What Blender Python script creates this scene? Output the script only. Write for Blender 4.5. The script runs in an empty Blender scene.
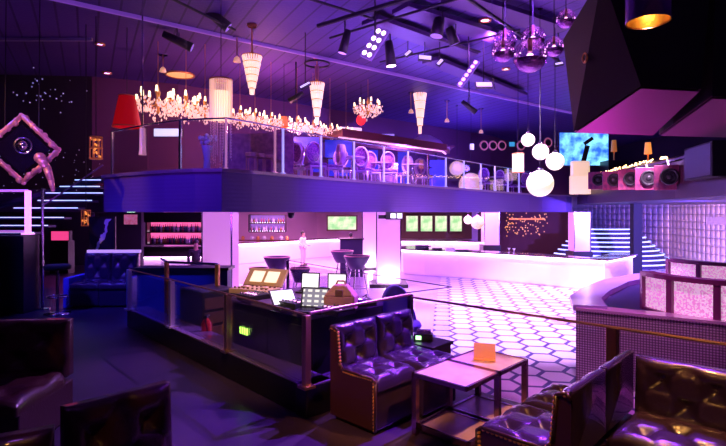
import bpy, bmesh, math, random
from mathutils import Vector, Matrix
random.seed(7)
PI = math.pi
C = bpy.context.scene.collection
SC = bpy.context.scene

# ---------------------------------------------------------------- camera
EYE = 2.7          # eye height above the dance floor; lounge platform is at LZ
F = 500.0
HY = 212.0
cam = bpy.data.cameras.new('camera'); cam.sensor_width = 36; cam.lens = F / 726 * 36
cam.shift_y = -(223 - HY) / 726; cam.clip_end = 200; cam.clip_start = 0.05
co = bpy.data.objects.new('camera', cam); C.objects.link(co)
co.location = (0, 0, EYE); co.rotation_euler = (PI / 2, 0, 0); SC.camera = co

# ---------------------------------------------------------------- world, exposure
w = bpy.data.worlds.new('night'); SC.world = w; w.use_nodes = True
w.node_tree.nodes['Background'].inputs[0].default_value = (0.10, 0.03, 0.55, 1)
w.node_tree.nodes['Background'].inputs[1].default_value = 0.05
SC.view_settings.view_transform = 'Standard'; SC.view_settings.look = 'None'
SC.view_settings.exposure = 0.0; SC.view_settings.gamma = 1.0
SC.view_settings.use_curve_mapping = False

# ---------------------------------------------------------------- lights of the club
def aim(o, to):
    d = Vector(to) - o.location
    o.rotation_euler = d.to_track_quat('-Z', 'Y').to_euler()
def spot(name, loc, to, col, power, deg=60, blend=0.6, r=0.08):
    l = bpy.data.lights.new(name, 'SPOT'); l.color = col; l.energy = power
    l.spot_size = math.radians(deg); l.spot_blend = blend; l.shadow_soft_size = r
    o = bpy.data.objects.new(name, l); C.objects.link(o); o.location = loc; aim(o, to); return o
def point(name, loc, col, power, r=0.15):
    l = bpy.data.lights.new(name, 'POINT'); l.color = col; l.energy = power; l.shadow_soft_size = r
    o = bpy.data.objects.new(name, l); C.objects.link(o); o.location = loc; return o
def area(name, loc, to, col, power, sx, sy):
    l = bpy.data.lights.new(name, 'AREA'); l.shape = 'RECTANGLE'; l.size = sx; l.size_y = sy
    l.color = col; l.energy = power
    o = bpy.data.objects.new(name, l); C.objects.link(o); o.location = loc; aim(o, to); return o
WHITEV = (0.93, 0.72, 1.0); VIO = (0.42, 0.10, 1.0); BLUE = (0.06, 0.05, 1.0); MAG = (1.0, 0.10, 0.75); PINK = (1.0, 0.35, 0.85)
AMB = (1.0, 0.42, 0.10)
spot('spot_floor', (2.5, 9.5, 6.9), (3.6, 12.8, 0), (0.78, 0.44, 1.0), 6300, 70)
spot('spot_floor', (6.0, 12.0, 6.9), (5.0, 14.0, 0), (0.9, 0.35, 1.0), 4200, 70)
spot('spot_floor', (0.5, 13.0, 6.9), (1.0, 15.5, 0), (0.55, 0.30, 1.0), 2600, 70)
spot('spot_bar', (8.0, 12.5, 6.9), (7.4, 17.3, 0.6), (0.95, 0.55, 1.0), 5000, 40)
spot('spot_booth', (8.5, 6.0, 6.8), (6.0, 8.5, 1.2), MAG, 1100, 60)
spot('spot_booth', (2.5, 5.6, 6.8), (3.9, 7.8, 0.6), PINK, 900, 35)
spot('spot_table', (3.2, 6.0, 6.8), (0.7, 3.9, 1.4), (0.26, 0.03, 1.0), 5200, 36)
spot('spot_table', (2.6, 6.4, 6.8), (0.85, 3.8, 1.5), (1.0, 0.45, 0.9), 1500, 9)
spot('spot_lounge', (-4.0, 10.5, 6.8), (-3.5, 6.8, 1.05), BLUE, 350, 45)
spot('spot_lounge', (-8.0, 9.5, 6.8), (-5.5, 9.0, 1.05), BLUE, 900, 50)
spot('spot_lounge', (-1.5, 1.0, 6.8), (-1.6, 4.2, 1.05), (0.40, 0.08, 1.0), 50, 60)
spot('spot_fascia', (-5.5, 5.0, 6.8), (-4.2, 9.8, 3.0), (0.10, 0.03, 1.0), 1100, 50)
spot('spot_fascia', (-0.5, 6.5, 6.8), (1.05, 14.0, 3.35), (1.0, 0.45, 1.0), 700, 11)
spot('spot_pit', (-2.2, 11.5, 6.8), (-3.0, 8.3, 1.05), (0.05, 0.08, 1.0), 600, 32)
spot('spot_pit', (-4.2, 5.0, 6.8), (-3.1, 8.0, 1.3), (0.04, 0.06, 1.0), 1500, 16)
spot('spot_desk', (-1.2, 2.6, 5.6), (-1.0, 5.3, 1.9), (1.0, 0.55, 0.30), 420, 36)
spot('spot_sofa', (-5.5, 4.5, 6.8), (-4.8, 8.4, 1.3), (0.03, 0.05, 1.0), 800, 17)
spot('spot_lounge', (-8.0, 10.0, 6.8), (-8.0, 12.0, 1.05), (1.0, 0.15, 0.9), 700, 34)
spot('spot_column', (-3.0, 10.8, 0.3), (-3.4, 12.3, 2.4), (1.0, 0.55, 1.0), 60, 50)
spot('spot_pit', (1.8, 8.0, 6.8), (-0.9, 5.2, 1.6), (0.55, 0.22, 1.0), 2400, 34)
spot('spot_fascia', (3.0, 8.0, 6.8), (0.5, 13.2, 3.0), (0.26, 0.06, 1.0), 2000, 60)
spot('spot_fascia', (7.0, 12.0, 6.8), (4.8, 18.8, 3.1), (0.16, 0.04, 1.0), 2400, 50)
spot('spot_wall', (10.5, 15.5, 2.7), (14.5, 25.0, 1.8), (0.20, 0.12, 1.0), 9000, 95)
spot('spot_wall', (10.5, 12.5, 2.9), (15.9, 20.6, 2.0), (1.0, 0.38, 0.15), 16000, 28)
spot('spot_ceiling', (-4.5, 6.0, 2.4), (-5.0, 10.0, 7.2), (0.30, 0.04, 0.8), 160, 125)
spot('spot_ceiling', (4.0, 19.5, 3.7), (5.0, 21.0, 7.2), (0.12, 0.05, 1.0), 420, 100)
spot('spot_ceiling', (0.5, 9.0, 2.0), (1.6, 12.2, 7.2), (0.36, 0.05, 0.95), 700, 108, 0.9)
point('glow_upper', (-3.0, 15.5, 5.2), (1.0, 0.30, 0.55), 380)
point('glow_upper', (1.5, 19.0, 4.6), (0.25, 0.12, 1.0), 900)
point('glow_upper', (5.0, 24.0, 4.8), (0.25, 0.12, 1.0), 420)
area('glow_under_deck', (-3.0, 18.0, 2.66), (-3.0, 18.0, 0), (0.72, 0.16, 1.0), 300, 5, 6)
area('glow_under_deck', (4.0, 24.5, 2.66), (4.0, 24.5, 0), (0.9, 0.30, 1.0), 480, 6, 4)
area('glow_under_deck', (-3.0, 24.5, 2.66), (-3.0, 24.5, 0), (1.0, 0.34, 0.8), 600, 5, 6)

spot('spot_gallery', (4.5, 14.5, 6.9), (8.9, 17.0, 3.9), (1.0, 0.25, 0.5), 550, 24)
spot('spot_mirror', (-7.2, 6.2, 5.6), (-6.2, 9.0, 4.0), (1.0, 0.40, 0.12), 330, 40)
spot('spot_gallery', (4.5, 14.5, 6.9), (8.9, 17.0, 3.9), (1.0, 0.25, 0.5), 550, 24)
spot('spot_mirror', (-4.6, 6.6, 2.2), (-6.0, 9.0, 3.7), (0.35, 0.12, 1.0), 160, 40)
# ---------------------------------------------------------------- picture geometry helpers
LZ = 1.05                      # height of the lounge platform
def at(x, y, d): return Vector(((x - 363) / F * d, d, EYE - (y - HY) / F * d))
A0 = Vector((-0.45, 3.98)); U = Vector((0.694, 0.720)); V = Vector((0.720, -0.694))
ANG = math.atan2(U.y, U.x)
def uv(u, v, z=LZ):
    p = A0 + U * u + V * v; return Vector((p.x, p.y, z))

# ---------------------------------------------------------------- materials
MATS = {}
def mat(name, col=(0.5, 0.5, 0.5), rough=0.5, metal=0.0, emit=None, es=0.0, noise=None, bump=None, bs=20.0, coat=0.0, spec=0.5, alpha=1.0):
    if name in MATS: return MATS[name]
    m = bpy.data.materials.new(name); m.use_nodes = True; nt = m.node_tree; b = nt.nodes['Principled BSDF']
    b.inputs['Base Color'].default_value = (*col, 1); b.inputs['Roughness'].default_value = rough
    b.inputs['Metallic'].default_value = metal; b.inputs['Coat Weight'].default_value = coat
    b.inputs['Specular IOR Level'].default_value = spec; b.inputs['Alpha'].default_value = alpha
    if emit: b.inputs['Emission Color'].default_value = (*emit, 1); b.inputs['Emission Strength'].default_value = es
    tc = nt.nodes.new('ShaderNodeTexCoord')
    if noise:
        n = nt.nodes.new('ShaderNodeTexNoise'); n.inputs['Scale'].default_value = noise[0]; n.inputs['Detail'].default_value = 5
        r = nt.nodes.new('ShaderNodeValToRGB'); r.color_ramp.elements[0].color = (*noise[1], 1); r.color_ramp.elements[1].color = (*noise[2], 1)
        r.color_ramp.elements[0].position = 0.35; r.color_ramp.elements[1].position = 0.65
        nt.links.new(tc.outputs['Object'], n.inputs['Vector']); nt.links.new(n.outputs['Fac'], r.inputs['Fac'])
        nt.links.new(r.outputs['Color'], b.inputs['Base Color'])
    if bump:
        n2 = nt.nodes.new('ShaderNodeTexNoise'); n2.inputs['Scale'].default_value = bs; n2.inputs['Detail'].default_value = 4
        bp = nt.nodes.new('ShaderNodeBump'); bp.inputs['Strength'].default_value = bump; bp.inputs['Distance'].default_value = 0.02
        nt.links.new(tc.outputs['Object'], n2.inputs['Vector']); nt.links.new(n2.outputs['Fac'], bp.inputs['Height'])
        nt.links.new(bp.outputs['Normal'], b.inputs['Normal'])
    MATS[name] = m; return m

def glassmat(name, tint=(1, 1, 1), refl=0.12, rough=0.02, gcol=(1, 1, 1)):
    if name in MATS: return MATS[name]
    m = bpy.data.materials.new(name); m.use_nodes = True; nt = m.node_tree
    for n in list(nt.nodes): nt.nodes.remove(n)
    o = nt.nodes.new('ShaderNodeOutputMaterial'); mx = nt.nodes.new('ShaderNodeMixShader')
    t = nt.nodes.new('ShaderNodeBsdfTransparent'); t.inputs[0].default_value = (*tint, 1)
    g = nt.nodes.new('ShaderNodeBsdfGlossy'); g.inputs['Color'].default_value = (*gcol, 1); g.inputs['Roughness'].default_value = rough
    lw = nt.nodes.new('ShaderNodeLayerWeight'); lw.inputs['Blend'].default_value = refl
    mm = nt.nodes.new('ShaderNodeMath'); mm.operation = 'MULTIPLY'; mm.inputs[1].default_value = 0.45; nt.links.new(lw.outputs['Fresnel'], mm.inputs[0]); nt.links.new(mm.outputs[0], mx.inputs[0]); nt.links.new(t.outputs[0], mx.inputs[1]); nt.links.new(g.outputs[0], mx.inputs[2])
    nt.links.new(mx.outputs[0], o.inputs[0]); MATS[name] = m; return m

class N:      # terse node helper
    def __init__(s, name):
        s.m = bpy.data.materials.new(name); s.m.use_nodes = True; s.t = s.m.node_tree; s.b = s.t.nodes['Principled BSDF']; MATS[name] = s.m
        s.tc = s.t.nodes.new('ShaderNodeTexCoord')
    def math(s, op, a, b=None, c=None):
        n = s.t.nodes.new('ShaderNodeMath'); n.operation = op
        for i, v in enumerate((a, b, c)):
            if v is None: continue
            if isinstance(v, (int, float)): n.inputs[i].default_value = v
            else: s.t.links.new(v, n.inputs[i])
        return n.outputs[0]
    def vm(s, op, a, b=None):
        n = s.t.nodes.new('ShaderNodeVectorMath'); n.operation = op
        for i, v in enumerate((a, b)):
            if v is None: continue
            if isinstance(v, tuple): n.inputs[i].default_value = v
            else: s.t.links.new(v, n.inputs[i])
        return n.outputs['Value'] if op in ('DOT_PRODUCT', 'LENGTH') else n.outputs[0]
    def mix(s, f, a, b):
        n = s.t.nodes.new('ShaderNodeMix'); n.data_type = 'RGBA'; s.t.links.new(f, n.inputs[0])
        for i, v in ((6, a), (7, b)):
            if isinstance(v, tuple): n.inputs[i].default_value = (*v, 1)
            else: s.t.links.new(v, n.inputs[i])
        return n.outputs[2]
    def noise(s, scale, detail=4):
        n = s.t.nodes.new('ShaderNodeTexNoise'); n.inputs['Scale'].default_value = scale; n.inputs['Detail'].default_value = detail
        s.t.links.new(s.tc.outputs['Object'], n.inputs['Vector']); return n.outputs['Fac']
    def set(s, k, v):
        if isinstance(v, tuple): s.b.inputs[k].default_value = (*v, 1)
        elif isinstance(v, (int, float)): s.b.inputs[k].default_value = v
        else: s.t.links.new(v, s.b.inputs[k])
    def bump(s, h, st=0.5, d=0.02):
        n = s.t.nodes.new('ShaderNodeBump'); n.inputs['Strength'].default_value = st; n.inputs['Distance'].default_value = d
        s.t.links.new(h, n.inputs['Height']); s.t.links.new(n.outputs[0], s.b.inputs['Normal'])

def hexfloor():
    k = N('hexagon_tiles'); R = 0.31; Wd = R * math.sqrt(3)
    mp = k.t.nodes.new('ShaderNodeMapping'); mp.inputs['Rotation'].default_value = (0, 0, math.radians(90 + 9))
    mp.inputs['Scale'].default_value = (1 / Wd, 1 / Wd, 1); mp.inputs['Location'].default_value = (200, 200 * 1.7320508, 0)
    k.t.links.new(k.tc.outputs['Object'], mp.inputs['Vector'])
    flat = k.vm('MULTIPLY', mp.outputs[0], (1, 1, 0))
    s = (1, 1.7320508, 1); h = (0.5, 0.8660254, 0)
    a = k.vm('SUBTRACT', k.vm('MODULO', flat, s), h)
    b = k.vm('SUBTRACT', k.vm('MODULO', k.vm('SUBTRACT', flat, h), s), h)
    lt = k.math('LESS_THAN', k.vm('DOT_PRODUCT', a, a), k.vm('DOT_PRODUCT', b, b))
    mxn = k.t.nodes.new('ShaderNodeMix'); mxn.data_type = 'VECTOR'
    k.t.links.new(lt, mxn.inputs[0]); k.t.links.new(b, mxn.inputs[4]); k.t.links.new(a, mxn.inputs[5])
    g = k.vm('ABSOLUTE', mxn.outputs[1])
    sx = k.t.nodes.new('ShaderNodeSeparateXYZ'); k.t.links.new(g, sx.inputs[0])
    hd = k.math('MAXIMUM', k.vm('DOT_PRODUCT', g, (0.5, 0.8660254, 0)), sx.outputs[0])
    line = k.math('GREATER_THAN', hd, 0.430)
    k.set('Base Color', k.mix(line, (0.86, 0.80, 0.88), (0.05, 0.03, 0.20)))
    k.set('Roughness', 0.42)
    k.bump(line, 0.2, -0.01)
    return k.m
HEX = hexfloor()

def quilt():
    k = N('quilted_silver'); sx = k.t.nodes.new('ShaderNodeSeparateXYZ'); k.t.links.new(k.tc.outputs['UV'], sx.inputs[0])
    def tri(o, f):
        return k.math('ABSOLUTE', k.math('SINE', k.math('MULTIPLY', o, PI * f)))
    h = k.math('POWER', k.math('MULTIPLY', tri(sx.outputs[0], 2.7), tri(sx.outputs[1], 2.7)), 0.3)
    k.set('Base Color', (0.75, 0.70, 0.78)); k.set('Metallic', 0.6); k.set('Roughness', 0.45)
    k.bump(h, 1.0, 0.09); return k.m
QUILT = quilt()

def meshclad():
    k = N('beaded_cladding'); sx = k.t.nodes.new('ShaderNodeSeparateXYZ'); k.t.links.new(k.tc.outputs['UV'], sx.inputs[0])
    a = k.math('ABSOLUTE', k.math('SINE', k.math('MULTIPLY', sx.outputs[0], PI * 26)))
    b = k.math('ABSOLUTE', k.math('SINE', k.math('MULTIPLY', sx.outputs[1], PI * 26)))
    h = k.math('MULTIPLY', a, b)
    k.set('Base Color', k.mix(h, (0.16, 0.09, 0.15), (0.80, 0.62, 0.76))); k.set('Metallic', 0.35); k.set('Roughness', 0.4); k.bump(h, 0.6, 0.01)
    return k.m
CLAD = meshclad()

def ceilmat():
    k = N('dark_ceiling'); sx = k.t.nodes.new('ShaderNodeSeparateXYZ'); k.t.links.new(k.tc.outputs['Object'], sx.inputs[0])
    ln = k.math('GREATER_THAN', k.math('ABSOLUTE', k.math('SINE', k.math('MULTIPLY', k.math('ADD', sx.outputs[0], k.math('MULTIPLY', sx.outputs[1], 0.55)), 6.5))), 0.985)
    n = k.noise(0.6)
    k.set('Base Color', k.mix(ln, k.mix(n, (0.06, 0.025, 0.19), (0.12, 0.06, 0.28)), (0.04, 0.02, 0.11))); k.set('Roughness', 0.6); k.bump(k.noise(14), 0.3, 0.03)
    return k.m
CEIL = ceilmat()

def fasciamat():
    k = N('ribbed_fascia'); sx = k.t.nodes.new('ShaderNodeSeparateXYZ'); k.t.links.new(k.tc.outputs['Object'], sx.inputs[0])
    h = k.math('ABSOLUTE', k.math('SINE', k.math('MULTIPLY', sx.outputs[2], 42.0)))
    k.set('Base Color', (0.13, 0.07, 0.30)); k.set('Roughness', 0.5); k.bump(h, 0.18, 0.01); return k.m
FASC = fasciamat()

def lacemat():
    k = N('lace_panel'); n = k.noise(34, 6)
    f = k.math('GREATER_THAN', n, 0.5)
    k.set('Base Color', k.mix(f, (0.75, 0.35, 0.65), (0.95, 0.80, 0.95))); k.set('Roughness', 0.5)
    k.set('Emission Color', k.mix(f, (0.90, 0.26, 0.68), (1.0, 0.62, 0.92))); k.set('Emission Strength', 0.62); return k.m
LACE = lacemat()

def gradled(name, c1, c2, st, scale=3.0):
    k = N(name); n = k.noise(scale, 5)
    r = k.t.nodes.new('ShaderNodeValToRGB'); r.color_ramp.elements[0].position = 0.38; r.color_ramp.elements[1].position = 0.62
    r.color_ramp.elements[0].color = (*c1, 1); r.color_ramp.elements[1].color = (*c2, 1)
    k.t.links.new(n, r.inputs[0]); k.set('Emission Color', r.outputs[0]); k.set('Emission Strength', st); k.set('Base Color', (0.02, 0.02, 0.02)); return k.m

LEATHER = mat('purple_black_leather', (0.035, 0.016, 0.065), 0.27, 0, bump=0.15, bs=90, coat=0.35)
LEATHER_B = mat('oxblood_leather', (0.045, 0.013, 0.018), 0.34, 0, bump=0.15, bs=90, coat=0.3)
BRASS = mat('antique_brass', (0.95, 0.52, 0.16), 0.4, 0.6)
CHROME = mat('chrome', (0.82, 0.80, 0.85), 0.15, 1.0)
BRONZE = mat('bronze', (0.80, 0.48, 0.38), 0.38, 1.0)
BLACK = mat('black_lacquer', (0.012, 0.010, 0.014), 0.35)
MATTE = mat('matte_black', (0.010, 0.008, 0.012), 0.8)
DARKP = mat('dark_plastic', (0.03, 0.03, 0.035), 0.45)
GLASS = glassmat('clear_glass', (0.93, 0.92, 0.97), 0.15)
GLASSB = glassmat('globe_glass', (0.80, 0.66, 0.85), 0.45, 0.08, (1.0, 0.75, 1.0))
CRYSTAL = mat('lit_crystal', (0.9, 0.8, 0.8), 0.1, 0, emit=(1.0, 0.60, 0.42), es=0.75)
CRYSTALD = glassmat('dim_crystal', (0.8, 0.65, 0.8), 0.5, 0.1, (1.0, 0.7, 0.9))
CANDLE = mat('candle_bulb', (1, .9, .8), 0.4, 0, emit=(1.0, 0.62, 0.36), es=3.5)
BULBW = mat('warm_bulb', (1, .9, .8), 0.4, 0, emit=(1.0, 0.55, 0.22), es=9.0)
LEDW = mat('led_white', (1, 1, 1), 0.4, 0, emit=(0.30, 0.42, 1.0), es=2.0)
LEDP = mat('led_pink', (1, 1, 1), 0.4, 0, emit=(1.0, 0.55, 0.98), es=8.0)
LEDV = mat('led_violet', (1, 1, 1), 0.4, 0, emit=(0.62, 0.30, 1.0), es=6.0)
LEDB = mat('led_blue', (0.3, 0.3, 1), 0.4, 0, emit=(0.10, 0.14, 1.0), es=3.0)
STRIPW = mat('strip_white_violet', (1, 1, 1), 0.4, 0, emit=(0.9, 0.75, 1.0), es=5.0)
GLOBE = mat('opal_globe', (1, 0.95, 0.85), 0.3, 0, emit=(1.0, 0.80, 0.50), es=1.0)
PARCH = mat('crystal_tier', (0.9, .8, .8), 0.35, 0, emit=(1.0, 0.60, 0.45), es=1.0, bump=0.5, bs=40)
PINKACR = mat('pink_acrylic', (0.85, 0.72, 0.85), 0.25, 0, emit=(0.95, 0.25, 1.0), es=0.5, coat=0.4)  # soft emission stands for the glow on the uplit column shafts
BARWHITE = mat('bar_white_panel', (0.92, 0.84, 0.92), 0.3, 0, emit=(0.95, 0.30, 0.95), es=0.28)  # emission adds the light strip's wash to the bar front
COUNTER = mat('dark_counter', (0.10, 0.06, 0.10), 0.2, 0, coat=0.5)
WHITE = mat('white_paint', (0.85, 0.82, 0.86), 0.35)
MARBLE = mat('veined_pink_stone', (0.6, 0.45, 0.55), 0.3, 0, noise=(4.0, (0.85, 0.62, 0.74), (0.62, 0.38, 0.52)), coat=0.5)
DARKWALL = mat('dark_wall', (0.045, 0.03, 0.06), 0.7, 0, bump=0.3, bs=4)
PINKWALL = mat('mauve_wall', (0.80, 0.52, 0.62), 0.6, 0, bump=0.2, bs=6)
LFLOOR = mat('lounge_floor', (0.075, 0.05, 0.09), 0.32, 0, noise=(1.2, (0.035, 0.02, 0.05), (0.06, 0.035, 0.08)))
WOOD = mat('red_brown_wood', (0.22, 0.06, 0.05), 0.4, 0, noise=(3, (0.25, 0.07, 0.05), (0.12, 0.03, 0.03)))
REDSH = mat('red_shade', (0.6, 0.01, 0.01), 0.6, 0, emit=(1.0, 0.005, 0.01), es=0.22)
SKIN = mat('skin', (0.45, 0.27, 0.20), 0.5)

# ---------------------------------------------------------------- mesh builder
class MB:
    def __init__(s): s.bm = bmesh.new()
    def box(s, c, d, rz=0.0, rx=0.0, ry=0.0):
        M = Matrix.Translation(Vector(c)) @ Matrix.Rotation(rz, 4, 'Z') @ Matrix.Rotation(ry, 4, 'Y') @ Matrix.Rotation(rx, 4, 'X') @ Matrix.Diagonal((d[0], d[1], d[2], 1))
        bmesh.ops.create_cube(s.bm, size=1, matrix=M); return s
    def box2(s, a, b):
        return s.box([(a[i] + b[i]) / 2 for i in range(3)], [abs(b[i] - a[i]) for i in range(3)])
    def prism(s, poly, z0, z1, closed=True):
        lo = [s.bm.verts.new((p[0], p[1], z0)) for p in poly]; hi = [s.bm.verts.new((p[0], p[1], z1)) for p in poly]
        n = len(poly)
        for i in range(n):
            j = (i + 1) % n; s.bm.faces.new((lo[i], lo[j], hi[j], hi[i]))
        s.bm.faces.new(lo[::-1]); s.bm.faces.new(hi); return s
    def ribbon(s, pts, width, z0, z1, off=0.0):
        """a wall of given width along a 2D polyline (to its left side)"""
        n = len(pts); L = []; R = []
        P = [Vector(p[:2]) for p in pts]
        for i in range(n):
            a = P[max(i - 1, 0)]; b = P[min(i + 1, n - 1)]; t = (b - a).normalized(); nn = Vector((-t.y, t.x))
            L.append(P[i] + nn * (off + width)); R.append(P[i] + nn * off)
        for i in range(n - 1):
            q = [R[i], R[i + 1], L[i + 1], L[i]]
            s.prism(q, z0, z1)
        return s
    def hexa(s, b, t):
        lo = [s.bm.verts.new(p) for p in b]; hi = [s.bm.verts.new(p) for p in t]
        for i in range(4):
            j = (i + 1) % 4; s.bm.faces.new((lo[i], lo[j], hi[j], hi[i]))
        s.bm.faces.new(lo[::-1]); s.bm.faces.new(hi); return s
    def tube(s, p0, p1, r, n=8, r2=None, cap=True):
        p0, p1 = Vector(p0), Vector(p1); d = p1 - p0; q = d.to_track_quat('Z', 'Y').to_matrix().to_4x4()
        M = Matrix.Translation((p0 + p1) / 2) @ q
        bmesh.ops.create_cone(s.bm, cap_ends=cap, segments=n, radius1=r, radius2=r if r2 is None else r2, depth=d.length, matrix=M); return s
    def path(s, pts, r, n=8):
        for a, b in zip(pts, pts[1:]): s.tube(a, b, r, n)
        for p in pts[1:-1]: s.ball(p, r, n, 4)
        return s
    def ball(s, c, r, n=12, m=8, sc=(1, 1, 1)):
        bmesh.ops.create_uvsphere(s.bm, u_segments=n, v_segments=m, radius=r, matrix=Matrix.Translation(Vector(c)) @ Matrix.Diagonal((*sc, 1))); return s
    def ico(s, c, r, sub=0, sc=(1, 1, 1)):
        bmesh.ops.create_icosphere(s.bm, subdivisions=max(sub, 1), radius=r, matrix=Matrix.Translation(Vector(c)) @ Matrix.Diagonal((*sc, 1))); return s
    def octa(s, c, r, h):
        c = Vector(c); e = [c + Vector(v) for v in ((r, 0, 0), (0, r, 0), (-r, 0, 0), (0, -r, 0))]
        v = [s.bm.verts.new(p) for p in e]; t = s.bm.verts.new(c + Vector((0, 0, h))); b = s.bm.verts.new(c - Vector((0, 0, h)))
        for i in range(4):
            s.bm.faces.new((v[i], v[(i + 1) % 4], t)); s.bm.faces.new((v[(i + 1) % 4], v[i], b))
        return s
    def lathe(s, prof, c=(0, 0, 0), n=20, cap=False):
        c = Vector(c); rings = []
        for r, z in prof: rings.append([s.bm.verts.new(c + Vector((r * math.cos(2 * PI * k / n), r * math.sin(2 * PI * k / n), z))) for k in range(n)])
        for a, b in zip(rings, rings[1:]):
            for k in range(n): s.bm.faces.new((a[k], a[(k + 1) % n], b[(k + 1) % n], b[k]))
        if cap:
            s.bm.faces.new(rings[0][::-1]); s.bm.faces.new(rings[-1])
        return s
    def torus(s, c, R, r, n=24, m=6, M=None):
        c = Vector(c); M = M or Matrix.Identity(3); g = []
        for i in range(n):
            a = 2 * PI * i / n; ring = []
            for j in range(m):
                b = 2 * PI * j / m
                ring.append(s.bm.verts.new(c + M @ Vector(((R + r * math.cos(b)) * math.cos(a), (R + r * math.cos(b)) * math.sin(a), r * math.sin(b)))))
            g.append(ring)
        for i in range(n):
            for j in range(m):
                s.bm.faces.new((g[i][j], g[(i + 1) % n][j], g[(i + 1) % n][(j + 1) % m], g[i][(j + 1) % m]))
        return s
    def grid(s, fn, nu, nv):
        g = [[s.bm.verts.new(fn(i / nu, j / nv)) for j in range(nv + 1)] for i in range(nu + 1)]
        for i in range(nu):
            for j in range(nv): s.bm.faces.new((g[i][j], g[i + 1][j], g[i + 1][j + 1], g[i][j + 1]))
        return g
    def build(s, name, material, parent=None, smooth=False, bevel=0.0, uvwall=False):
        bmesh.ops.recalc_face_normals(s.bm, faces=s.bm.faces[:])
        if uvwall:
            ul = s.bm.loops.layers.uv.new('UVMap')
            for f in s.bm.faces:
                n = f.normal; t = Vector((-n.y, n.x, 0)); t = t.normalized() if t.length > 0.2 else Vector((1, 0, 0))
                for l in f.loops:
                    p = l.vert.co
                    l[ul].uv = (p.dot(t), p.z if t.length and abs(n.z) < 0.8 else p.y)
        me = bpy.data.meshes.new(name); s.bm.to_mesh(me); s.bm.free()
        me.materials.append(material)
        if smooth:
            for p in me.polygons: p.use_smooth = True
        o = bpy.data.objects.new(name, me); C.objects.link(o)
        if parent: o.parent = parent
        if bevel:
            b = o.modifiers.new('bevel', 'BEVEL'); b.width = bevel; b.segments = 2; b.limit_method = 'ANGLE'
        return o

def tag(o, label=None, cat=None, group=None, kind=None):
    if label: o['label'] = label
    if cat: o['category'] = cat
    if group: o['group'] = group
    if kind: o['kind'] = kind
    return o
def thing(name, label, cat, loc=(0, 0, 0), rz=0.0, group=None):
    o = bpy.data.objects.new(name, None); C.objects.link(o); o.location = loc; o.rotation_euler = (0, 0, rz); o.empty_display_size = 0.1
    return tag(o, label, cat, group)
def struct(o): o['kind'] = 'structure'; return o
def dup(root, loc=None, rz=None, label=None, group=None, scale=None):
    def cp(o, parent):
        c = o.copy(); C.objects.link(c)
        if parent: c.parent = parent
        for ch in list(o.children): cp(ch, c)
        return c
    r = cp(root, None)
    if loc is not None: r.location = loc
    if rz is not None: r.rotation_euler = (0, 0, rz)
    if label: r['label'] = label
    if group: r['group'] = group
    if scale: r.scale = (scale,) * 3
    return r

# ================================================================ STRUCTURE
fl = MB(); fl.prism([(-15, 2.0), (18, 2.0), (18, 36), (-15, 36)], -0.2, 0); struct(fl.build('floor', HEX))
p1 = uv(1.45, -0.2); p2 = uv(1.45, 3.8); pc = uv(2.12, -0.12)
LP = [(-14.5, -1.5), (6, -1.5), (p2.x + 2, p2.y - 1.8), (p2.x, p2.y), (p1.x + .55, p1.y - .45), (p1.x + .35, p1.y + .05), (pc.x + .05, pc.y), (-2.2, 8.95), (-3.6, 9.7), (-5.5, 12.2), (-7.4, 15.5), (-14.5, 15.5)]
struct(MB().prism(LP, 0.0, LZ).build('floor_lounge', LFLOOR))
struct(MB().prism([(-15, 2), (18, 2), (18, 36), (-15, 36)], 7.2, 7.5).build('ceiling', CEIL))
struct(MB().prism([(-15, -2), (18, -2), (18, 2), (-15, 2)], 7.2, 7.5).build('ceiling', CEIL))
# bright soffit edge running across the ceiling
se = [(-8.0, 9.25), (-6.2, 10.6), (2.7, 17.4), (8.5, 21.8), (12, 24.4)]
struct(MB().ribbon(se, 0.08, 7.12, 7.2).build('trim_1', mat('soffit_edge', (0.4, 0.3, 0.5), 0.4, emit=(0.30, 0.08, 0.85), es=0.28)))
struct(MB().ribbon([(-13.5, 12.9), (-7.0, 12.9)], 0.05, 7.12, 7.2).build('trim_2', mat('ceiling_seam', (0.4, 0.35, 0.5), 0.4)))
struct(MB().prism([(-15, 7), (0.9, 7), (2.0, 14), (3.2, 20.5), (3.2, 36), (-15, 36)], 0, 0.012).build('floor_left', mat('plain_lilac_floor', (0.70, 0.58, 0.78), 0.3, 0, coat=.3)))
# deck
DK = [(-5.65, 10.9), (-4.7, 10.15), (-3.8, 9.55), (-3.1, 9.22), (-2.6, 9.2), (-2.15, 9.7), (-1.4, 10.86), (.45, 13.2), (2.7, 16.05), (5.0, 18.95), (7.2, 21.7), (8.1, 22.6), (9.5, 23.4), (10.1, 24.2)]
DKP = DK + [(10.3, 26), (10.3, 36), (-15, 36), (-15, 16.5), (-9.0, 16.2), (-6.2, 14.0), (-5.9, 12.4)]
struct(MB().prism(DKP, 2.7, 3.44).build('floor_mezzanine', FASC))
struct(MB().ribbon(DK, -0.10, 3.44, 3.50, off=0.04).build('trim_3', mat('deck_lip', (0.45, 0.35, 0.5), 0.3, 0.6)))
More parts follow.
